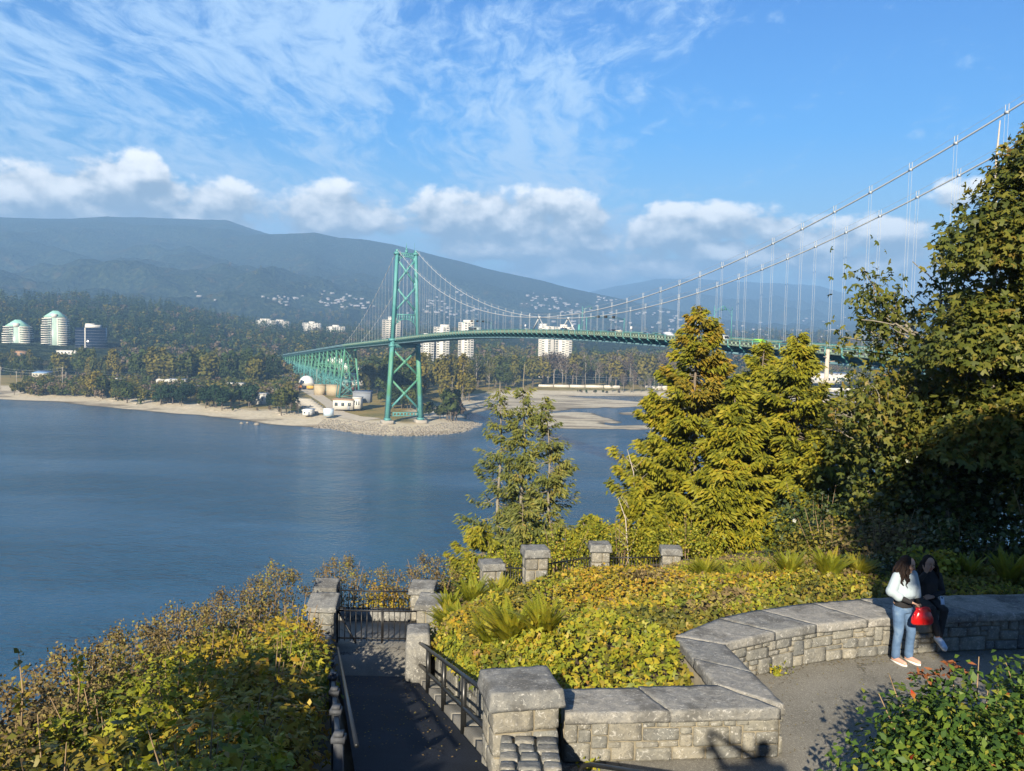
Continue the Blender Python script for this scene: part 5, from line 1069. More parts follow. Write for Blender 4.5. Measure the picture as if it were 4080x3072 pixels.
def blob_leaves(mb, n, c, r, L, droop=.25, wl=.8, kind='quad', skin=.62, updir=.7, mat_=0):
    """n leaves in the upper shell of a lumpy dome"""
    d = rdir(n); d[:,2] = np.abs(d[:,2])*1.0-.12; d = unit(d); q = rng.uniform(skin, 1.02, n)
    lump = 1+.5*(vnoise(d*np.array(r)*1.0+np.array(c)*3.1, 2.4)-.5); P = np.array(c)+d*np.array(r)*(q*lump)[:,None]
    nr = unit(d*.7+[0,-.15,updir]+rng.normal(size=(n,3))*.5); ax = unit(np.cross(nr, rdir(n))+d*.35-[0,0,droop]); ll = L*rng.uniform(.55, 1.35, n)
    V, F = (lobed(P, ax, nr, ll) if kind == 'lobed' else leaf_quads(P, ax, nr, ll, ll*wl)); mb.add(V, F, mat_)
def shrub(label, x, y, rx, ry, h, n, L, m, kind='quad', stems=8, zb=None, group='shrubs around the lookout', name='shrub', plumes=0, m2=None, wl=.8, skin=.5, sprig=0):
    zb = float(soil(x, y)[0]) if zb is None else zb; th = thing(name, label, 'shrub', (x, y, zb+CZ-.1), 0, group); mb = MB(); n1 = int(n*.55); mats_ = [m]+([m2] if m2 else [])
    blob_leaves(mb, n1, (0,0,h*.25), (rx,ry,h*.75), L, kind=kind, wl=wl, skin=skin)
    for _ in range(7):
        a, q = rng.uniform(0, 6.28), rng.uniform(.25, .75); blob_leaves(mb, int(n*.45/7), (cos(a)*rx*q, sin(a)*ry*q, h*rng.uniform(.35,.55)), (rx*.42, ry*.42, h*rng.uniform(.35,.5)), L, kind=kind, wl=wl, skin=.4, mat_=1 if m2 and rng.random() < .5 else 0)
    for _ in range(sprig):                     # loose shoots standing out of the crown
        a, q = rng.uniform(0, 6.28), rng.uniform(.2, .95); p0 = np.array((cos(a)*rx*q, sin(a)*ry*q, h*.7)); hh = rng.uniform(.25, .55)*max(.5, h*.6); k = 12; t = rng.uniform(.2, 1, k)[:,None]; P = p0+t*np.array((rng.normal()*.15, rng.normal()*.15, hh)); nr = unit(rng.normal(size=(k,3))+[0,-.3,.5]); V, F = leaf_quads(P, unit(rdir(k)+[0,0,.2]), nr, L*.8, L*.55); mb.add(V, F)
    fol = mb; mb = MB()
    for _ in range(stems):
        a, q = rng.uniform(0, 6.28), rng.uniform(.1, .8); tip = np.array((cos(a)*rx*q, sin(a)*ry*q, h*rng.uniform(.8, 1.08))); mb.tube([(tip[0]*.2, tip[1]*.2, -.1), tip*[.6,.6,.5], tip], [.02,.012,.005], 4, cap=False)
    mb.build('stems', m_stem, th)
    if plumes:                                 # dry brown flower heads
        for _ in range(plumes):
            a, q = rng.uniform(0, 6.28), rng.uniform(.05, 1)**.6; p0 = np.array((cos(a)*rx*q, sin(a)*ry*q, h*(1.02-.42*q*q)+rng.uniform(-.05,.2))); k = 26; P = p0+rng.normal(size=(k,3))*[.05,.05,.075]; V, F = leaf_quads(P, rdir(k), rdir(k), .05, .035); fol.add(V, F, len(mats_))
        mats_.append(m_brn)
    fol.build('foliage', mats_, th)
    return th
# left thicket
HT = lambda y: np.interp(y, [6,7,9,11,13,15,17,20,22], [-3.5,-3.62,-4.05,-4.3,-4.68,-5.05,-5.45,-5.95,-6.3])
LEFT = [ # x, y, rx, ry, top offset, leaves, leaf, mat, kind, plumes, label
 (-2.75,7.6,.95,1.0,.0,1500,.12,m_lime,'lobed',0,'lime leaved bush at the bottom right of the left thicket'),
 (-4.0,7.4,1.0,1.1,.05,1500,.12,m_olv,'lobed',8,'large leaved olive bush at the bottom middle of the left thicket'),
 (-5.0,7.2,.9,1.1,.12,1300,.12,m_yel,'lobed',30,'blurred brown and yellow bush in the bottom left corner'),
 (-2.95,9.3,.95,1.0,-.05,1700,.10,m_yel,'lobed',0,'broad golden leaved bush along the grey fence near the bottom'),
 (-4.3,9.2,1.0,1.0,.0,1700,.10,m_lime,'lobed',6,'yellow green bush in the middle of the left thicket'),
 (-5.5,9.2,.9,1.1,.06,1500,.09,m_brn,'quad',60,'brown seed headed bush at the left edge above the water'),
 (-3.15,11.1,.9,1.0,-.08,1800,.095,m_yel,'lobed',0,'golden bush beside the middle of the grey fence'),
 (-4.5,11.2,1.0,1.1,.02,1800,.095,m_lime,'lobed',8,'light green bush behind the first row of the thicket'),
 (-5.75,11.4,.9,1.1,.05,1600,.08,m_brn,'quad',70,'large dry brown bush on the seaward edge of the thicket'),
 (-3.45,13.0,.85,1.0,-.1,1800,.09,m_lime,'lobed',0,'bright yellow green bush by the far half of the fence'),
 (-4.7,13.2,1.0,1.1,.0,1800,.09,m_yel,'lobed',10,'golden brown bush at the heart of the thicket'),
 (-6.0,13.6,.85,1.1,.1,1500,.075,m_brn,'quad',70,'brown bush with round seed heads against the water'),
 (-3.85,14.9,.85,1.0,-.08,1800,.085,m_yel,'lobed',0,'yellow bush just short of the gate pillar'),
 (-5.1,15.2,1.0,1.1,.1,1800,.08,m_lime,'quad',20,'green weedy bush with upright shoots before the gate'),
 (-6.1,15.9,.8,1.0,.3,1300,.07,m_brn,'quad',60,'tall pale brown bush rising above the thicket'),
 (-4.3,16.6,.8,.9,-.1,1600,.08,m_yel,'lobed',0,'low golden bush at the flat granite block'),
 (-5.3,17.4,.9,1.0,.35,1700,.075,m_olv,'quad',10,'olive round bush left of the gate pillar'),
 (-6.0,18.2,.8,1.0,.3,1200,.065,m_brn,'quad',50,'dry twiggy bush above the water left of the gate'),
 (-5.5,20.0,.8,1.0,.35,1300,.065,m_brn,'quad',60,'reddish brown bush behind the left gate pillars'),
 (-4.4,22.3,.9,.8,.1,1300,.065,m_brn,'quad',60,'brown seed headed bush behind the iron fence, left part'),
 (-3.2,22.4,.9,.8,-.15,1500,.07,m_yel,'quad',20,'yellow bush seen through the bars of the iron fence'),
 (-2.0,22.5,.9,.8,.15,1400,.065,m_brn,'quad',45,'orange brown bush behind the right gate pillars')]
for x, y, rx, ry, off, n, L, m, kd, pl_, lab in LEFT:
    zb = float(soil(x, y)[0]); h = float(HT(y))+(off if off < .2 else off*.45)+(.1 if x > path_l(y)-1.6 else (-.3 if y > 12 else -.16) if x < -4.9 and y < 21 else 0)-zb; shrub(lab, x, y, rx, ry, h, int(n*1.15), L, m, kd, 10, plumes=pl_, group='bushes of the left thicket', sprig=5 if kd == 'lobed' else 3)
def shoot(label, x, y, z0, h, L, m, n):
    th = thing('tall_shoot', label, 'plant', (x, y, z0+CZ), 0, 'tall shoots at the left edge'); MB().tube([(0,0,0),(.02,0,h*.5),(-.02,0,h)], [.012,.008,.003], 5).build('stem', m_stem, th); mb = MB(); t = rng.uniform(.25, 1, n); P = np.stack([0*t, 0*t, t*h], 1); ax = unit(rng.normal(size=(n,3))*[1,1,.4]+[0,0,.2]); V, F = leaf_quads(P, ax, unit(rdir(n)+[0,-.4,.4]), L, L*.55); mb.add(V, F); mb.build('leaves', m, th)
shoot('single upright leafy shoot at the far left edge', -4.63, 8.0, -3.95, .85, .1, m_olv, 26); shoot('light green shoot against the water, right of the first shoot', -4.75, 9.3, -4.3, .6, .09, m_lime, 34)
# the planted bank
BANK = [(-1.15,9.95),(.7,10.2),(2.4,10.42),(2.38,12.1),(3.0,12.75),(3.9,13.4),(5.0,13.9),(6,14.2),(7.05,14.4),(10,14.8),(14,14.8),(14,20),(9,23.5),(5.5,24.8),(2.9,24.7),(1,20.6),(.2,20.4),(-1.1,20.3),(-1.6,18.8),(-1.35,17.3),(-1.2,16.5),(-.3,12.5)]
BANK[0] = (path_r(9.95)+.38, 9.95); BANK[-2] = (path_r(16.5)+.25, 16.5); BANK[-3] = (path_r(17.3)+.2, 17.3); BANK[-1] = (path_r(13)+.34, 13)
def bank_edge(mb):                            # trailing leaves over the wall along the path
    n = 5200; y = rng.uniform(9.9, 17.2, n); x = path_r(y)+rng.uniform(.3, 1.3, n); x2 = path_r(y)+1.3; z0 = path_z(y)+.6; z1 = soil(x2, y)+.35; f = ((x-path_r(y)-.3)/1.0)**.6; z = z0+(z1-z0)*f+rng.normal(size=n)*.06+CZ; P = np.stack([x, y, z], 1); nr = unit(rng.normal(size=(n,3))*.45+[-.7,-.35,.7]); ax = unit(np.cross(nr, rdir(n))-[.2,.1,.5]); V, F = lobed(P, ax, nr, .085*rng.uniform(.6, 1.3, n)); mb.add(V, F, 0)
def carpet(mb, n, poly, L, hmin, hmax, kind, mats_f, dens=None):
    P0 = np.array(poly); lo, hi = P0.min(0), P0.max(0); x = rng.uniform(lo[0], hi[0], n*3); y = rng.uniform(lo[1], hi[1], n*3); ok = inpoly(x, y, poly)
    if dens is not None: ok &= rng.random(n*3) < dens(x, y)
    x, y = x[ok][:n], y[ok][:n]; k = len(x); hh = .22+.30*fbm2(x, y, 1.3, 3); u_ = rng.uniform(0, 1, k)**.5; z = soil(x, y)+CZ+hmin+(hmax-hmin)*hh*u_*1.6
    P = np.stack([x, y, z], 1); gx = (fbm2(x+.1, y, 1.3, 3)-fbm2(x-.1, y, 1.3, 3))*2; gy = (fbm2(x, y+.1, 1.3, 3)-fbm2(x, y-.1, 1.3, 3))*2
    nr = unit(np.stack([-gx-.1, -gy-.35, np.ones(k)*.8], 1)+rng.normal(size=(k,3))*.42); ax = unit(np.cross(nr, rdir(k))-[0,.2,.3]); ll = L*rng.uniform(.5, 1.4, k); mi = mats_f(x, y)
    for m_ in np.unique(mi):
        s = mi == m_; V, F = (lobed(P[s], ax[s], nr[s], ll[s]) if kind == 'lobed' else leaf_quads(P[s], ax[s], nr[s], ll[s], ll[s]*.85)); mb.add(V, F, int(m_))
def zone(x, y):
    n = fbm2(x, y, .55, 3)+rng.normal(size=len(x))*.05; n2 = fbm2(x+40, y, 1.1, 3)+rng.normal(size=len(x))*.06; r = np.where(n > .5, 1, np.where(n < .38, 2, 0)); r = np.where(n2 > .57, 3, r); r = np.where(n2 < .33, 2, r); far = y > 18.5; r = np.where(far & (n > .42), 3, r); r = np.where((np.hypot(x-1.3, (y-11.9)*.7) < 1.1) & (rng.random(len(x)) < .8), 0, r)
    r = np.where((np.hypot(x+.9, (y-14.5)) < .8) & (rng.random(len(x)) < .8), 1, r); return r
mb = MB(); carpet(mb, 26000, [p for p in BANK], .088, .1, .52, 'lobed', zone, lambda x, y: np.where(y < 15, .95, .25)); carpet(mb, 75000, BANK, .062, .1, .55, 'quad', zone, lambda x, y: np.where(y < 15, .35, .95))
bank_edge(mb); o = mb.build('ground_cover', [m_lime, m_yel, m_olv, m_brn]); tag(o, 'yellow green autumn ground cover filling the bank inside the walls', 'ground cover', kind='stuff')
def fern_mesh(nf, L):
    mb = MB()
    for i in range(nf):
        a = rng.uniform(0, 6.28); e = rng.uniform(.12, .75); n = 36; t = np.linspace(.08, 1, n); l = L*rng.uniform(.75, 1.15); th_ = e+(1.15)*t**1.5*rng.uniform(.45, 1.1) ; dr = np.cumsum(np.cos(PI/2-th_*.75))*l/n; dz = np.cumsum(np.sin(PI/2-th_*.75))*l/n
        C_ = np.stack([dr*cos(a), dr*sin(a), dz], 1); T = unit(np.gradient(C_, axis=0)); sd = np.array([-sin(a), cos(a), 0.]); up = np.cross(T, sd); w_l = l*.125*np.sin(np.clip(t*1.02, 0, 1)*PI)**.6*(1.15-.5*t)+.006
        for s in (-1, 1): V, F = leaf_quads(C_, unit(s*sd+T*.35-up*.0+[0,0,-.12]), up*1., w_l, l/n*1.0, .05); mb.add(V, F)
        mb.tube(C_[::5], .004, 3, cap=False)
    return mb
FN = []
FERN = [(.10,12.7,1.1,'big arching fern in front, above the near pillar'),(-.25,13.2,.9,'smaller fern left of the big arching fern'),(.55,12.4,.9,'fern right of the big arching fern above the pillar'),(-.9,16.4,.8,'fern on the left slope of the bank above the railing'),(-1.2,17.6,.9,'fern at the left rim of the bank by the gate pillar'),(-.8,19.2,1.,'fern on the rim below the flat bench stones'),(-.2,19.4,.9,'fern left of the tall pillar on the rim'),(-1.3,18.7,.8,'fern close to the right gate pillar'),
 (4.1,17.6,1.,'upright fern clump in the middle right of the bank'),(4.5,16.9,.9,'fern just right of the upright clump'),(5.4,16.2,1.1,'golden fern left part behind the curved wall'),(6.0,15.8,1.1,'golden fern middle part behind the curved wall'),(6.7,16.2,1.,'golden fern right part behind the curved wall'),(5.1,17.4,1.,'fern behind the golden ferns of the curved wall'),(9.2,15.5,1.2,'sunlit golden fern right of the seated woman'),(8.6,15.8,1.,'sunlit fern just behind the seated woman'),(9.9,15.9,1.1,'sunlit fern near the maple trunk')]
for i, (x, y, s, lab) in enumerate(FERN):
    zf = float(soil(x, y)[0])+CZ+.1
    if i < 4: o = fern_mesh(46 if i else 60, .95).build('fern', m_fern); FN.append(o)
    else: o = FN[i % 4].copy(); COL.objects.link(o)
    o.location = (x, y, zf); o.scale = (s*(.84 if i < 8 else .66),)*3; o.rotation_euler = (0,0,i*1.3); tag(o, lab, 'fern', 'ferns on the bank')
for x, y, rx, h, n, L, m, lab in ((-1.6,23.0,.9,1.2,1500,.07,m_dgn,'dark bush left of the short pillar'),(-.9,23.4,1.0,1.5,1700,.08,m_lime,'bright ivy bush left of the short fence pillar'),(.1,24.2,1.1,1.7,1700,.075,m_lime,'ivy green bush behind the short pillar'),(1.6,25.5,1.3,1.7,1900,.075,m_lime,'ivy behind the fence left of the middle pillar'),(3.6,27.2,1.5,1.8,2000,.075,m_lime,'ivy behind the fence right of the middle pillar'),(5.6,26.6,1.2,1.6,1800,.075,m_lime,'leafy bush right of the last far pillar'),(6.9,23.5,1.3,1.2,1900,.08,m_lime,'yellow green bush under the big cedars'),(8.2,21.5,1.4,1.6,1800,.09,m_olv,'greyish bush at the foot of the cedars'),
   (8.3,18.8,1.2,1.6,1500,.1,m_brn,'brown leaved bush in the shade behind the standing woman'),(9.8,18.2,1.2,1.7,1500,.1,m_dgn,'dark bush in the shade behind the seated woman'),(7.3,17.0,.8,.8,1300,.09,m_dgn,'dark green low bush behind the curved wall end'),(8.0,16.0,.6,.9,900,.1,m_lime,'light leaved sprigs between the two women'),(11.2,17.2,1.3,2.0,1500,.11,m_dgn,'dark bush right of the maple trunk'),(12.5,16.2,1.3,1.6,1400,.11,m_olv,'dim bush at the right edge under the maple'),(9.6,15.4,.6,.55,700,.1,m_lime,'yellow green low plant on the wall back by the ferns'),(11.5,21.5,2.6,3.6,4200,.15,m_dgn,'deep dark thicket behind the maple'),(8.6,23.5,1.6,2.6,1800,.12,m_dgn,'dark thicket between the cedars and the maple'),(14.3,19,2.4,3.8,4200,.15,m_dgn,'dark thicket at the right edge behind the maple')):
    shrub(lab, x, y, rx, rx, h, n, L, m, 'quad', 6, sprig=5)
def bumpy(): pass
th = shrub('glossy green mahonia bush with red leaves at the lower right corner', 4.6, 8.15, 1.25, .85, 1.72, 12000, .085, m_mah, 'quad', 10, zb=ZT_, group=None, name='mahonia_bush', wl=.55, skin=.35, sprig=16)
th = shrub('glossy green mahonia bush at the right edge of the view', 6.0, 8.6, 1.1, .85, 1.8, 8000, .085, m_mah, 'quad', 8, zb=ZT_, group=None, name='mahonia_bush', wl=.55, skin=.35, sprig=14)
for (u, v, lab) in ((3700,2690,'red brown leaf cluster on a shoot above the mahonia'), (3800,2668,'second red brown leaf cluster on a taller shoot')):
    p = at(u, v, 8.6); th = thing('leafy_shoot', lab, 'plant', (p[0], p[1], CZ+ZT_), 0, 'reddish shoots of the mahonia'); H = p[2]-CZ-ZT_; MB().tube([(.05,0,.6),(0,0,H)], [.012,.006], 5).build('stem', m_stem, th); mb = MB(); P = np.array([0,0,H])+rng.normal(size=(26,3))*[.09,.05,.03]; V, F = leaf_quads(P, rdir(26)*[1,1,.3], unit(rdir(26)+[0,-.3,.8]), .09, .035); mb.add(V, F); mb.build('leaves', leafmat('rusty_leaf', [(0,(.14,.05,.02)),(1,(.34,.12,.04))], 2, .2, .6), th)
for (u, v, s, lab) in ((3095,2690,.09,'small green weed at the foot of the curved wall'), (2350,3064,.05,'tiny weed by the handrail at the foot of the wall')):
    p = atz(u, v, CZ+ZT_); mb = MB(); n = 60; mb.ball((0,0,.01), s*.6, 8, 5); P = rng.normal(size=(n,3))*[s,s*.6,s*.5]+[0,0,s]; P[:,2] = np.abs(P[:,2]); V, F = leaf_quads(P, rdir(n), unit(rdir(n)+[0,-.3,.8]), .05, .03); mb.add(V, F); o = thing('weed', lab, 'weed', tuple(p), 0, 'weeds in the terrace'); mb.build('foliage', m_lime, o)
def leaf_litter():
    pl = Poly(CF); mb = MB(); n = 620; t = rng.uniform(0, pl.L, n); P = np.array([(*(pl.at(a)+pl.nrm(a)*abs(rng.normal())*.18), ZT_+CZ+.008) for a in t]); V, F = leaf_quads(P, unit(rdir(n)*[1,1,.05]), unit(rdir(n)*.3+[0,0,1]), .028, .02); mb.add(V, F)
    n = 420; P = np.stack([rng.uniform(3.2, 9, n), rng.uniform(9.5, 13, n), np.full(n, ZT_+CZ+.008)], 1); V, F = leaf_quads(P, unit(rdir(n)*[1,1,.05]), unit(rdir(n)*.3+[0,0,1]), .03, .02); mb.add(V, F); n = 260
    y = rng.uniform(9.6, 17.3, n); P = np.stack([path_l(y)+rng.uniform(.1, 1.5, n), y, path_z(y)+CZ+.02], 1); V, F = leaf_quads(P, unit(rdir(n)*[1,1,.05]), unit(rdir(n)*.3+[0,0,1]), .035, .022); mb.add(V, F); return mb
tag(leaf_litter().build('leaf_litter', m_brn), 'scattered dry leaf crumbs on the terrace and path', 'fallen leaves', kind='stuff')

# ------------------------------------------------------------------ near trees
def conifer(label, x, y, zbase, H, R, nb, spray, m, name='cedar_tree', bare=.0, gap=0., z0=.06, Ls=.26, m2=None, lean=(0,0), group='conifers on the slope below the lookout', topbare=0., exp=.8, sag=.25):
    th = thing(name, label, 'tree', (x, y, zbase+CZ), 0, group); tr = MB(); cr_ = MB(); ax_ = lambda z: np.array([lean[0]*z/H+.06*sin(z*1.3), lean[1]*z/H, z])
    tr.tube([ax_(z) for z in np.linspace(-.5, H, 14)], np.linspace(H*(.011 if 'hemlock' in name else .017), .012, 14), 8)
    for i in range(nb):
        f = z0+(1-z0)*(i+rng.random())/nb
        if f > 1-topbare: continue
        z = f*H; a = rng.uniform(0, 6.28); ln = R*((1-f)**exp*1.0+.05)*rng.uniform(.62, 1.15)
        if rng.random() < gap: ln *= .5
        k = 7; t = np.linspace(0, 1, k); up = rng.uniform(-.05, .3); C_ = ax_(z)+np.stack([cos(a)*ln*t, sin(a)*ln*t, ln*(up*t-sag*np.sin(t*PI*.9)*.6+.12*t**3)], 1); C_ += np.cumsum(rng.normal(size=(k,3))*.02, 0)
        tr.tube(C_, np.linspace(.012+ln*.006, .003, k), 4, cap=False)
        if rng.random() < bare: continue
        n = int(spray*(2.3 if 'hemlock' in name else 4.4)*ln/R*rng.uniform(.75, 1.25))+8; s = rng.uniform(.12, 1.06, n)**.75; B = np.stack([np.interp(s, t, C_[:,j]) for j in range(3)], 1); side = np.array([-sin(a), cos(a), 0.])
        off = rng.normal(size=n)*ln*.16*(1.05-s*.6); P = B+side*off[:,None]+rng.normal(size=(n,3))*[.05,.05,.06]-[0,0,1]*np.abs(off)[:,None]*.25
        out = unit(np.array([cos(a), sin(a), 0.])*.8+side*np.sign(off)[:,None]*.6-[0,0,1]*rng.uniform(.1, .95, n)[:,None]+rng.normal(size=(n,3))*.22); nr = unit(np.cross(out, rdir(n))*.5+[-.1,-.5,.7]); L = Ls*.62*rng.uniform(.55, 1.4, n); V, F = leaf_quads(P, out, nr, L*1.25, L*(.36 if 'hemlock' in name else .46), .05); cr_.add(V, F, 1 if m2 is not None and f > .66 and rng.random() < .4 else 0)
    tr.build('trunk', m_bark if not bare else m_mbark, th); cr_.build('crown', [m]+([m2] if m2 else []), th); return th
def at_r(u, v, Y): p = at(u, v, Y); return p[0], p[1], p[2]-CZ
def tree_at(u, v_top, Y, zb): x, y, zt = at_r(u, v_top, Y); return x, y, zb, zt-zb
x, y, zb, H = tree_at(2785, 1228, 32, -10.2); conifer('tall golden green cedar, left and highest of the big group', x, y, zb, H, 4.1, 205, 150, m_ced, m2=m_ced2, Ls=.27, exp=.85)
x, y, zb, H = tree_at(3045, 1365, 33.5, -10.2); conifer('bushy golden green cedar in the middle of the big group', x, y, zb, H, 3.7, 185, 150, m_ced, Ls=.27)
x, y, zb, H = tree_at(3188, 1335, 31, -9.6); conifer('golden green cedar at the right of the big group', x, y, zb, H, 3.6, 185, 150, m_ced, Ls=.27)
x, y, zb, H = tree_at(2935, 1500, 30, -9.8); conifer('shorter full cedar filling the front of the big group', x, y, zb, H, 2.6, 130, 130, m_ced, Ls=.3)
x, y, zb, H = tree_at(3330, 1640, 29, -8.8); conifer('broad low cedar at the right foot of the big group', x, y, zb, H, 2.7, 120, 130, m_ced, Ls=.32)
x, y, zb, H = tree_at(2560, 1900, 29, -9.6); conifer('low young cedar at the left foot of the big group', x, y, zb, H, 1.9, 80, 100, m_ced, Ls=.28)
x, y, zb, H = tree_at(2093, 1450, 33, -10.5); conifer('thin sparse hemlock with a bare crooked top, tallest of three', x, y, zb, H, 1.9, 140, 58, m_hem, 'hemlock_tree', bare=.16, gap=.35, Ls=.26, topbare=.1, sag=.35, exp=.8)
x, y, zb, H = tree_at(1998, 1520, 33.5, -10.5); conifer('thin sparse hemlock with dead tips, leftmost of three', x, y, zb, H, 2.1, 125, 50, m_hem, 'hemlock_tree', bare=.22, gap=.35, Ls=.25, topbare=.03, sag=.3, exp=.8)
x, y, zb, H = tree_at(2228, 1585, 32, -10.3); conifer('lighter green hemlock, rightmost of three thin trees', x, y, zb, H, 1.9, 125, 60, m_hem, 'hemlock_tree', bare=.08, gap=.3, Ls=.26, exp=.8, lean=(-.5,0))
x, y, zb, H = tree_at(2090, 2010, 30, -10); conifer('low spreading hemlock at the foot of the thin trees', x, y, zb, H, 1.7, 50, 80, m_hem, 'hemlock_tree', Ls=.24, exp=.5)
x, y, zb, H = tree_at(1920, 2100, 29, -9.5); conifer('low yellowing hemlock at the left foot of the thin trees', x, y, zb, H, 1.5, 50, 100, m_ced, 'hemlock_tree', Ls=.25, exp=.5)
x, y, zb, H = tree_at(2330, 2080, 29, -9.5); conifer('low cedar sapling between the thin trees and big cedars', x, y, zb, H, 1.6, 55, 100, m_ced, Ls=.25, exp=.5)
x, y, zt = at_r(3290, 1392, 40); th = thing('dead_trunk', 'bare grey dead trunk standing right of the cedars', 'dead tree', (x, y, -14+CZ)); mb = MB(); mb.tube([(0,0,0),(.05,0,(zt+14)*.6),(.1,0,zt+14)], [.3,.16,.09], 8)
for _ in range(12): a = rng.uniform(0, 6.28); z = (zt+14)*rng.uniform(.72, .98); mb.tube([(.08,0,z),(.08+cos(a)*.4,sin(a)*.4,z+.05)], [.03,.012], 4)
mb.build('trunk', m_twig, th)
for u, v, Y, lab in ((2470,1985,27,'thin bare grey sapling over the water, left one'),(2505,1790,30,'thin bare grey sapling over the water, right one')):
    x, y, zt = at_r(u, v, Y); th = thing('bare_sapling', lab, 'sapling', (x+.3, y, -9.5+CZ), 0, 'bare saplings on the slope'); H = zt+9.5; mb = MB(); mb.tube([(0,0,0),(.05,0,H*.5),(-.1,0,H*.85),(-.35,0,H)], [.04,.03,.018,.006], 5)
    for _ in range(9): a = rng.uniform(0, 6.28); z = H*rng.uniform(.55, .95); mb.tube([(0,0,z),(cos(a)*.4,sin(a)*.3,z+.35)], [.012,.004], 3)
    mb.build('trunk', m_twig, th)
def broad(label, x, y, zb, H, spread, m, nleaf, leaf, first=.25, seed=3, name='maple_tree', bark=None, dead=0, xb=0., depth=4, fill=()):
    th = thing(name, label, 'tree', (x, y, zb+CZ)); R_ = np.random.default_rng(seed); tr = MB(); tips = []; deads = []
    def grow(p, d, ln, r, lv, isd):
        n = 4; pts = [p]
        for _ in range(n): d = unit(d+R_.normal(size=3)*.13+[0,0,.05]); pts.append(pts[-1]+d*ln/n)
        tr.tube(pts, np.linspace(r, r*.62, n+1), 6 if lv < 2 else 4, cap=False)
        if lv >= 2 and not isd: tips.extend([(q, ln) for q in pts[1:]])
        if lv >= depth: return
        for k in range(3 if lv else 5):
            a = R_.uniform(0, 6.28); q = unit(np.cross(d, R_.normal(size=3))); t = R_.uniform(.4, 1.) if lv else R_.uniform(.55, 1.); pp = pts[0]+(pts[-1]-pts[0])*t; grow(pp, unit(d*.75+q*R_.uniform(.6, 1.05)+[0,0,.12]), ln*R_.uniform(.55, .8), r*.55, lv+1, isd or R_.random() < dead)
    grow(np.array([0.,0,-.4]), unit(np.array([xb,0,1.])), H*.42, H*.022, 0, False)
    for k in range(7): a = k*.9+R_.uniform(0, .5); z = H*R_.uniform(.16, .4); grow(np.array([xb*z,0,z]), unit(np.array([cos(a)*spread, sin(a)*spread, .55])), H*.3, H*.011, 1, False)
    tr.build('trunk', bark or m_mbark, th); T = np.array([q for q, _ in tips]); k = R_.integers(0, len(T), nleaf); P = T[k]+rng.normal(size=(nleaf,3))*leaf*2.0-[0,0,leaf*.6]; nr = unit(rng.normal(size=(nleaf,3))*.55+[-.1,-.45,.75]); ax = unit(np.cross(nr, rdir(nleaf))-[0,0,.55]); V, F = lobed(P, ax, nr, leaf*rng.uniform(.6, 1.3, nleaf)); cm = MB().add(V, F)
    for (c_, r_, n_) in fill: blob_leaves(cm, n_, c_, r_, leaf, .5, kind='lobed', skin=.5, updir=.5)
    cm.build('crown', m, th); return th
x, y, zb = at_r(3860, 2290, 19.5); broad('big maple with olive and bronze leaves filling the right edge', x+2.85, y, -5.4, 11.4, .75, m_map, 30000, .165, seed=11, dead=.03, fill=[((-2.2,0,7.3),(1.6,1.4,1.9),3600),((-1.5,0,9.2),(1.2,1.2,1.3),2400),((-2.4,0,5.1),(1.9,1.5,1.8),3600),((-2.3,-.3,3.0),(1.9,1.5,1.6),3000),((-1.0,-.9,6.2),(1.7,1.5,1.6),3500),((.8,-.9,8.6),(1.8,1.7,2.0),4000),((-.9,-1.0,1.9),(1.6,1.2,1.3),2500),((-.6,-.6,3.0),(2.6,2,2.3),5000),((.6,-.8,5.2),(2.6,2,2.6),5000),((-.2,-.5,7.2),(2,2,2),3000)])
broad('second maple mass behind, low at the right edge', x+.8, y+2.5, -5.8, 6.6, .9, m_map, 20000, .165, seed=5, dead=.03, name='maple_tree')
x2, y2, _ = at_r(3640, 2200, 24); broad('smaller bronze maple leaning between the cedars and the big maple', x2+.5, y2, -6.8, 4.4, .7, m_map, 6500, .15, seed=23, dead=.12)
x3, y3, z3 = at_r(3985, 480, 25); th = thing('dead_trunk', 'pale bare birch like spike above the maple', 'dead tree', (x3, y3, -5+CZ)); MB().tube([(.25,0,0),(.1,0,(z3+5)*.6),(-.05,0,(z3+5)*.9),(0,0,z3+5)], [.12,.06,.035,.015], 7).build('trunk', m_twig, th)
# tree outside the view, and added shrubs, shading the terrace and path
th = thing('maple_tree', 'leafy tree behind the camera shading the right of the terrace', 'tree', (6, -2.5, CZ-1.6)); mb = MB(); mb.tube([(0,0,0),(.1,0,3),(0,0,6.4)], [.25,.2,.1], 8)
for k in range(6): mb.tube([(0,0,3.+k*.4),(2*cos(k),2*sin(k),5.+k*.4)], [.09,.03], 5)
mb.build('trunk', m_mbark, th); mb = MB(); d = rdir(9500); P = np.array([0,0,6.4])+d*3.65*rng.uniform(.3, 1, 9500)[:,None]**.5; V, F = lobed(P, rdir(9500), rdir(9500), .36*rng.uniform(.7, 1.2, 9500)); mb.add(V, F); mb.build('crown', m_map, th)
for i, (x, top) in enumerate(((-3.0,-.6),(-3.7,-.32),(-4.4,.02),(-5.1,.38),(-5.8,.7),(-6.6,1.05))):  # unseen shrubs, added with thin raised crowns shaped to shade only the path
    zb = float(soil(x, 1.)[0]); th = shrub('tall shrub added unseen left of the camera to shade the path', x, 1., .55, .45, .5, 800, .13, m_olv, 'lobed', 3, zb=top-.6, group='unseen shrubs added to shade the path'); MB().tube([(0,0,zb-top+.4), (0,0,.4)], [.06,.03], 6).build('trunk', m_mbark, th)

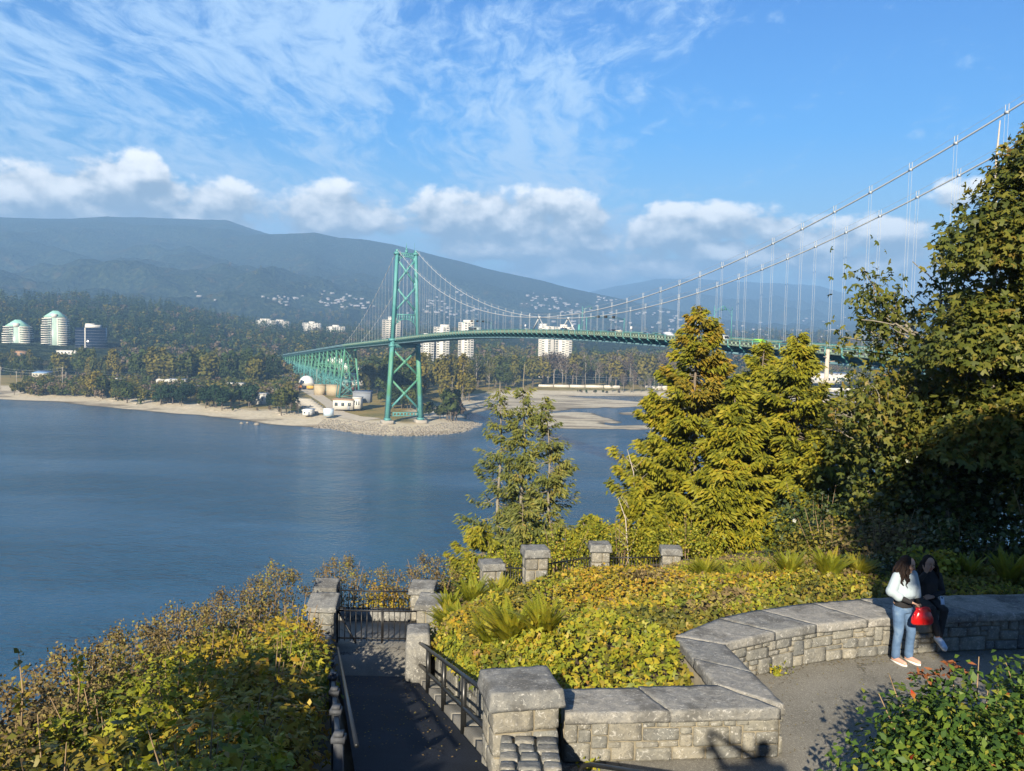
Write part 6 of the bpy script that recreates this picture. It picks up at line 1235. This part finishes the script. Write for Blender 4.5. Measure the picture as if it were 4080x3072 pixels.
# ------------------------------------------------------------------ people
m_skin = plain('skin', (.5,.3,.2), .5, .06, 6, spec=.4); m_skin2 = plain('tan_skin', (.36,.2,.13), .5, .06, 6, spec=.4); m_hair = plain('dark_hair', (.016,.01,.008), .8, .3, 20, spec=.15); m_eye = glossy('eye_dark', (.02,.012,.01), .15); m_lip = plain('lips', (.4,.12,.1), .45, .1)
m_knit = plain('pale_blue_knit', (.34,.41,.45), .9, .06, 12, bump=.25, bscale=120); m_blk = plain('black_cloth', (.012,.012,.014), .85, .2, 12, bump=.2, bscale=60); m_shoe = plain('pink_canvas', (.5,.29,.22), .8, .1); m_sole = plain('white_rubber', (.75,.73,.68), .6, .05); m_snk = plain('pale_blue_sneaker', (.5,.6,.72), .7, .1); m_red = glossy('red_patent_leather', (.5,.008,.008), .22)
m_jean, t, b = mat('blue_denim'); v = co(t); n = t.noise(v, 4, 4, .6); c = t.ramp(n, [(.3,(.04,.085,.17)),(.55,(.085,.15,.26)),(.75,(.2,.28,.38))]); t.put(b.inputs['Base Color'], c); b.inputs['Roughness'].default_value = .9; bn = t.new('ShaderNodeBump'); bn.inputs['Distance'].default_value = .02; bn.inputs['Strength'].default_value = .5; t.put(bn.inputs['Height'], t.noise(t.vm('MULTIPLY', v, (1,1,1.6)), 11, 3, .5)); t.l.new(bn.outputs[0], b.inputs['Normal'])
def soften(o, vox, it=6):
    r = o.modifiers.new('remesh', 'REMESH'); r.mode = 'VOXEL'; r.voxel_size = vox; r.use_smooth_shade = True
    s = o.modifiers.new('smooth', 'SMOOTH'); s.factor = .5; s.iterations = it; return o
def limb(mb, pts, rad, n=12):
    pts = [np.array(p, float) for p in pts]; mb.tube(pts, rad, n)
    for p, r in zip(pts, rad): mb.ball(p, r*.99, 12, 8)
def loft(mb, rings, n=20):                    # (cx, cy, z, half width, half depth)
    V = []; th = np.arange(n)*2*PI/n
    for cx, cy, z, a, b_ in rings: V.append(np.stack([cx+a*np.cos(th), cy+b_*np.sin(th), np.full(n, z)], 1))
    m = len(rings); F = [[i*n+j, i*n+(j+1)%n, (i+1)*n+(j+1)%n, (i+1)*n+j] for i in range(m-1) for j in range(n)]
    mb.add(np.concatenate(V), [np.array(F), np.array([list(range(n))[::-1]]), np.array([[(m-1)*n+j for j in range(n)]])])
def hand(mb, wr, d, nrm, curl=.5, side=1, s=1.):
    """palm, four bent fingers of different lengths and a thumb; d along the hand, nrm out of the palm"""
    d = unit(np.array(d, float)); nrm = np.array(nrm, float); nrm = unit(nrm-d*np.dot(d, nrm)); sd = np.cross(d, nrm)*side; wr = np.array(wr, float)
    for k in range(4):
        a = wr+d*.01*s+sd*(k-1.5)*.012*s; e = wr+d*.085*s+sd*(k-1.5)*.021*s; limb(mb, [a, e], [.015*s, .0125*s], 8)
        L = (.07, .078, .072, .056)[k]*s; p = e; ang = .15+curl*.3; q = [p]
        for j, fr in enumerate((.45, .32, .23)): p = p+(d*cos(ang)+nrm*sin(ang)+sd*(k-1.5)*.08)*L*fr; q.append(p); ang += curl*(.9+.12*k)
        limb(mb, q, [.0095*s, .009*s, .0083*s, .007*s], 8)
    b0 = wr+d*.025*s-sd*.022*s; limb(mb, [b0, b0+(d*.55-sd*.75+nrm*.3)*.038*s, b0+(d*.95-sd*.65+nrm*.5)*.068*s], [.014*s, .0115*s, .0085*s], 8)
def head(mb, c, f, up=(0,0,1), s=1.):
    f = unit(np.array(f, float)); up = unit(np.array(up, float)-f*np.dot(f, up)); sd = np.cross(f, up); R = np.stack([sd, f, up], 1); c = np.array(c)
    mb.ball(c+up*.02*s, np.array((.076,.094,.1))*s, 20, 14, R=R); mb.ball(c-up*.045*s+f*.022*s, np.array((.056,.066,.066))*s, 16, 10, R=R); mb.ball(c-up*.095*s+f*.058*s, np.array((.024,.024,.02))*s, 10, 8, R=R)
    limb(mb, [c+f*.088*s+up*.015*s, c+f*.108*s-up*.022*s], [.008*s, .013*s], 8)
    for q in (-1, 1): mb.ball(c+sd*q*.078*s-up*.005*s-f*.005*s, np.array((.012,.02,.032))*s, 10, 8, R=R); mb.ball(c+sd*q*.04*s+f*.066*s-up*.03*s, np.array((.022,.02,.022))*s, 10, 8, R=R)
    return R
def face_bits(th, c, f, up=(0,0,1), s=1.):
    f = unit(np.array(f, float)); up = unit(np.array(up, float)-f*np.dot(f, up)); sd = np.cross(f, up); R = np.stack([sd, f, up], 1); c = np.array(c)
    for q in (-1, 1): mb = MB(); mb.ball(c+sd*q*.032*s+f*.0865*s+up*.012*s, np.array((.0135,.006,.0065))*s, 10, 8, R=R); mb.build('eye', m_eye, th, smooth=True); mb = MB(); limb(mb, [c+sd*q*.016*s+f*.093*s+up*.033*s, c+sd*q*.047*s+f*.082*s+up*.034*s], [.005*s, .0035*s], 6); mb.build('eyebrow', m_hair, th, smooth=True)
    mb = MB(); mb.ball(c+f*.083*s-up*.052*s, np.array((.024,.008,.0085))*s, 12, 8, R=R); mb.build('mouth', m_lip, th, smooth=True)
def curls(mb, c, n, r0, drop, seed, back=(0,1,0), wav=.022):
    R_ = np.random.default_rng(seed)
    for i in range(n):
        a = R_.uniform(0, 6.28); fx = np.array([cos(a), sin(a), 0]); p0 = np.array(c)+fx*.05+[0,0,.09]
        if np.dot(fx, -np.array(back)) > .45: continue
        L = drop*R_.uniform(.7, 1.1); k = 12; t = np.linspace(0, 1, k); ph = R_.uniform(0, 6.28); out = r0*R_.uniform(.75, 1.15)
        P = p0+fx*(np.sin(np.clip(t*2.2, 0, PI/2))*out)[:,None]-np.array([0,0,1])*(t*L)[:,None]+np.stack([wav*np.cos(t*17+ph), wav*np.sin(t*17+ph), 0*t], 1)*t[:,None]; mb.tube(P, np.interp(t, [0,.3,.8,1], [.02,.022,.016,.004])*R_.uniform(.8, 1.2), 6)
# the standing woman
x, y, _ = atz(3588, 2634, CZ+ZT_); A = thing('person', 'standing woman in pale blue sweater and jeans holding a red bag', 'person', (x, y, CZ+ZT_), RAD(24), 'two women at the curved wall')
hc_, hf = np.array((.03,-.03,1.515)), np.array((.2,-.95,-.2)); mb = MB(); head(mb, hc_, hf); limb(mb, [(0,0,1.36),(.02,-.015,1.46)], [.055,.05]); loft(mb, [(0,0,.84,.14,.1),(0,.01,.92,.165,.12),(0,0,1.05,.125,.09),(0,-.01,1.2,.145,.1),(0,0,1.33,.15,.09),(0,0,1.38,.08,.06)])
for s, dx, fy in ((-1,0,0.),(1,.02,-.05)): limb(mb, [(s*.085,0,.87),(s*.095+dx,fy-.02,.47),(s*.1+dx,fy+.01,.09)], [.078,.05,.034]); limb(mb, [(s*.1+dx,fy+.02,.04),(s*.105+dx,fy-.14,.03)], [.034,.028])
ra = [(-.165,.0,1.34),(-.25,.02,1.09),(-.06,-.2,.985)]; la = [(.165,.0,1.34),(.245,.03,1.09),(.22,-.1,.9)]
for a_ in (ra, la): limb(mb, a_, [.045,.034,.024])
hand(mb, ra[2], (.85,-.3,-.35), (-.2,-.2,-1), .9, 1); hand(mb, la[2], (0,-.25,-1), (-1,-.2,0), .4, -1)
soften(mb.build('body', m_skin, A, smooth=True), .0055); face_bits(A, hc_, hf)
mb = MB(); loft(mb, [(0,0,1.0,.175,.125),(0,-.015,1.06,.2,.15),(0,-.015,1.2,.195,.145),(0,0,1.33,.165,.11),(0,0,1.395,.075,.065)])
limb(mb, [ra[0], (-.25,.01,1.12), (-.19,-.07,1.05)], [.075,.09,.075]); limb(mb, [la[0], (.25,.02,1.12), (.235,-.03,1.02)], [.075,.085,.07]); soften(mb.build('sweater', m_knit, A, smooth=True), .009)
mb = MB(); loft(mb, [(0,.005,.86,.165,.12),(0,0,.95,.165,.12),(0,0,1.04,.15,.115)]); limb(mb, [(-.2,-.07,1.05), (-.075,-.19,.99)], [.05,.034]); limb(mb, [(.235,-.03,1.02), (.222,-.09,.92)], [.045,.034]); soften(mb.build('undershirt', m_blk, A, smooth=True), .009)
mb = MB(); loft(mb, [(0,.01,.78,.16,.12),(0,.012,.86,.168,.125),(0,.005,.95,.15,.11)])
for s, dx, fy in ((-1,0,0.),(1,.02,-.05)): limb(mb, [(s*.085,.005,.83),(s*.09+dx*.5,fy*.5-.01,.66),(s*.095+dx,fy-.02,.47),(s*.1+dx,fy+.005,.28),(s*.1+dx,fy+.01,.1)], [.098,.088,.07,.064,.066])
soften(mb.build('jeans', m_jean, A, smooth=True), .008)
for s, dx, fy in ((-1,0,0.),(1,.02,-.05)):
    mb = MB(); limb(mb, [(s*.1+dx,fy+.035,.05),(s*.105+dx,fy-.06,.045),(s*.11+dx,fy-.17,.036)], [.044,.042,.036]); o = soften(mb.build('shoe', m_shoe, A, smooth=True), .006); mb = MB(); mb.prism([(s*.105+dx+a, fy+b_) for a, b_ in ((-.04,.075),(.04,.075),(.05,-.06),(.046,-.17),(.0,-.215),(-.046,-.17),(-.05,-.06))], .001, .026); mb.build('sole', m_sole, o)
mb = MB(); mb.ball(hc_+[-.02,.025,.035], (.098,.105,.108), 18, 12); curls(mb, hc_+np.array((-.01,.02,0)), 90, .125, .40, 4, back=unit(np.array((-.55,.8,0)))); mb.build('hair', m_hair, A, smooth=True)
# her bag
bx, by = x+.17, y-.27; bz = CZ+ZT_+.68; B = thing('handbag', 'shiny red gathered handbag held in front of the standing woman', 'handbag', (bx, by, bz), RAD(10))
mb = MB(); rg = []
for z, a, d_2 in ((0,.165,.06),(.03,.185,.075),(.1,.175,.08),(.17,.135,.065),(.225,.105,.045),(.25,.115,.05)): rg.append((0,0,z,a,d_2))
loft(mb, rg, 28); V = mb.v[0]; thv = np.arctan2(V[:,1], V[:,0]); mb.v[0] = V*np.array([1,1,1])+np.stack([np.cos(thv), np.sin(thv), 0*thv], 1)*(.007*np.sin(thv*13)*np.clip(V[:,2]/.2, .2, 1))[:,None]; mb.build('bag_body', m_red, B, smooth=True)
mb = MB(); mb.tube([(.09*cos(a), -.05, .2+.075*sin(a)) for a in np.linspace(0, PI, 12)], .009, 8); mb.build('bag_handle', m_red, B, smooth=True); mb = MB(); mb.tube([(-.115,-.03,.2),(-.17,-.05,.17),(-.18,-.04,.1),(-.15,-.02,.06)], .006, 6); mb.tube([(-.03,-.075,.2),(-.05,-.09,.1),(-.04,-.085,.03)], .005, 6); mb.build('drawstring', m_red, B, smooth=True)
# the seated woman
SX, SY = 6.84, 13.78; SZ = CZ-4.27; Bp = thing('person', 'woman in black sitting on the wall with a hand raised to her face', 'person', (SX, SY, SZ), RAD(-4), 'two women at the curved wall')
hc2, hf2 = np.array((.0,-.05,.70)), np.array((.12,-.97,-.15)); mb = MB(); head(mb, hc2, hf2); limb(mb, [(0,0,.53),(0,-.03,.64)], [.055,.05]); loft(mb, [(0,.0,.02,.165,.125),(0,0,.12,.16,.12),(0,-.01,.24,.135,.1),(0,-.01,.38,.15,.105),(0,0,.51,.155,.09),(0,0,.56,.08,.06)])
ll = [(.09,-.03,.09),(.1,-.46,.07),(.03,-.5,-.36)]; rl = [(-.09,-.03,.09),(-.08,-.45,.07),(-.02,-.56,-.33)]
for L_ in (ll, rl): limb(mb, L_, [.08,.052,.034])
ra2 = [(-.17,0,.5),(-.25,-.16,.36),(-.10,-.2,.60)]; la2 = [(.17,0,.5),(.24,-.03,.24),(.03,-.2,.2)]
for a_ in (ra2, la2): limb(mb, a_, [.045,.034,.024])
hand(mb, ra2[2], (.22,-.02,1), (.2,.95,0), .12, -1); hand(mb, la2[2], (-1,-.1,-.1), (0,.6,-.8), .5, 1); soften(mb.build('body', m_skin2, Bp, smooth=True), .0055); face_bits(Bp, hc2, hf2)
mb = MB(); loft(mb, [(0,.0,-.005,.185,.14),(0,0,.1,.185,.14),(0,-.01,.25,.165,.125),(0,-.01,.4,.175,.125),(0,0,.52,.165,.1),(0,-.01,.6,.075,.07)])
for a_ in (ra2, la2): limb(mb, [a_[0], a_[1], tuple(np.array(a_[1])*.12+np.array(a_[2])*.88)], [.066,.056,.038])
soften(mb.build('jacket', m_blk, Bp, smooth=True), .008); mb = MB()
for L_ in (ll, rl): limb(mb, [L_[0], L_[1], tuple(np.array(L_[1])*.1+np.array(L_[2])*.9)], [.095,.068,.05])
soften(mb.build('trousers', m_blk, Bp, smooth=True), .008)
for L_ in (ll, rl):
    p = np.array(L_[2]); mb = MB(); limb(mb, [p+[0,.04,-.03], p+[.01,-.07,-.05], p+[.02,-.18,-.1]], [.045,.044,.038]); o = soften(mb.build('shoe', m_snk, Bp, smooth=True), .006); mb = MB(); limb(mb, [p+[0,.05,-.065], p+[.01,-.07,-.085], p+[.02,-.185,-.13]], [.03,.032,.026]); mb.build('sole', m_sole, o, smooth=True)
mb = MB(); mb.ball(hc2+[0,.03,.035], (.098,.1,.108), 18, 12); curls(mb, hc2+np.array((0,.02,0)), 70, .095, .36, 9, back=(0,1,0), wav=.006); mb.build('hair', m_hair, Bp, smooth=True)
ph = thing('phone', 'pale blue mobile phone on the lap of the seated woman', 'phone', (SX+.1, SY-.34, SZ+.175), RAD(20)); o = MB().box((0,0,0), (.076,.012,.155)).build('phone_case', plain('pale_phone_case', (.5,.58,.7), .3, .05), ph); MB().box((-.018,-.008,.05), (.024,.006,.03)).build('camera_bump', m_glass, ph); ph.rotation_euler = (RAD(-35), RAD(28), RAD(15))
# the photographer, standing behind the camera on the upper terrace
PX, PY = .58, -.36; P3 = thing('person', 'person on the upper terrace holding up a phone, seen only as a shadow', 'person', (PX, PY, CZ-1.52), PI); P3.scale = (1.05,)*3
hc3, hf3 = np.array((.0,-.04,1.58)), np.array((.3,-1,-.1)); mb = MB(); head(mb, hc3, hf3); limb(mb, [(0,0,1.42),(0,-.02,1.52)], [.058,.052]); loft(mb, [(0,0,.86,.16,.12),(0,0,1.0,.15,.11),(0,-.01,1.25,.17,.12),(0,0,1.4,.17,.1),(0,0,1.46,.08,.06)])
for s in (-1, 1): limb(mb, [(s*.09,0,.9),(s*.1,-.02,.48),(s*.11,.01,.07)], [.09,.065,.045]); limb(mb, [(s*.11,.03,.04),(s*.12,-.17,.035)], [.045,.038])
r3 = [(-.18,0,1.4),(-.1,-.25,1.3),(.42,-.30,1.6)]; l3 = [(.18,0,1.4),(.42,-.1,1.36),(.56,-.27,1.6)]
for a_ in (r3, l3): limb(mb, a_, [.055,.045,.03])
hand(mb, r3[2], (.7,-.1,.5), (.3,.8,0), .8, 1, .9); hand(mb, l3[2], (-.1,-.2,1), (-.6,.5,0), .8, -1, .9); soften(mb.build('body', m_skin, P3, smooth=True), .008)
mb = MB(); loft(mb, [(0,0,.82,.19,.14),(0,0,1.0,.185,.14),(0,-.01,1.25,.195,.14),(0,0,1.41,.18,.11),(0,-.01,1.48,.08,.07)])
for a_ in (r3, l3): limb(mb, [a_[0], a_[1], tuple(np.array(a_[1])*.15+np.array(a_[2])*.85)], [.075,.06,.042])
soften(mb.build('jacket', m_blk, P3, smooth=True), .01); mb = MB()
for s in (-1, 1): limb(mb, [(s*.09,0,.88),(s*.1,-.02,.48),(s*.11,.01,.1)], [.105,.08,.065])
soften(mb.build('trousers', m_jean, P3, smooth=True), .01); mb = MB(); mb.ball(hc3+[0,.02,.035], (.1,.108,.11), 16, 12); mb.build('hair', m_hair, P3, smooth=True)
o = MB().box((-.01,-.032,0), (.16,.009,.076)).build('phone', m_tyre); o.location = (0, 0, CZ); tag(o, 'dark phone held up by the photographer, outside the view', 'phone')

# ------------------------------------------------------------------ air
m_haze = bpy.data.materials.new('haze'); m_haze.use_nodes = True; nt = m_haze.node_tree; nt.nodes.clear()
vo = nt.nodes.new('ShaderNodeVolumePrincipled'); ou = nt.nodes.new('ShaderNodeOutputMaterial')
vo.inputs['Color'].default_value = (.31, .585, 1, 1); vo.inputs['Density'].default_value = 1.95e-4; vo.inputs['Anisotropy'].default_value = 0.
nt.links.new(vo.outputs[0], ou.inputs['Volume'])
hz_ = MB().box((0, 7000, 507), (17000, 17000, 1026)).build('haze', m_haze)
tag(hz_, 'thin bluish autumn haze over the whole inlet', 'haze', kind='stuff')
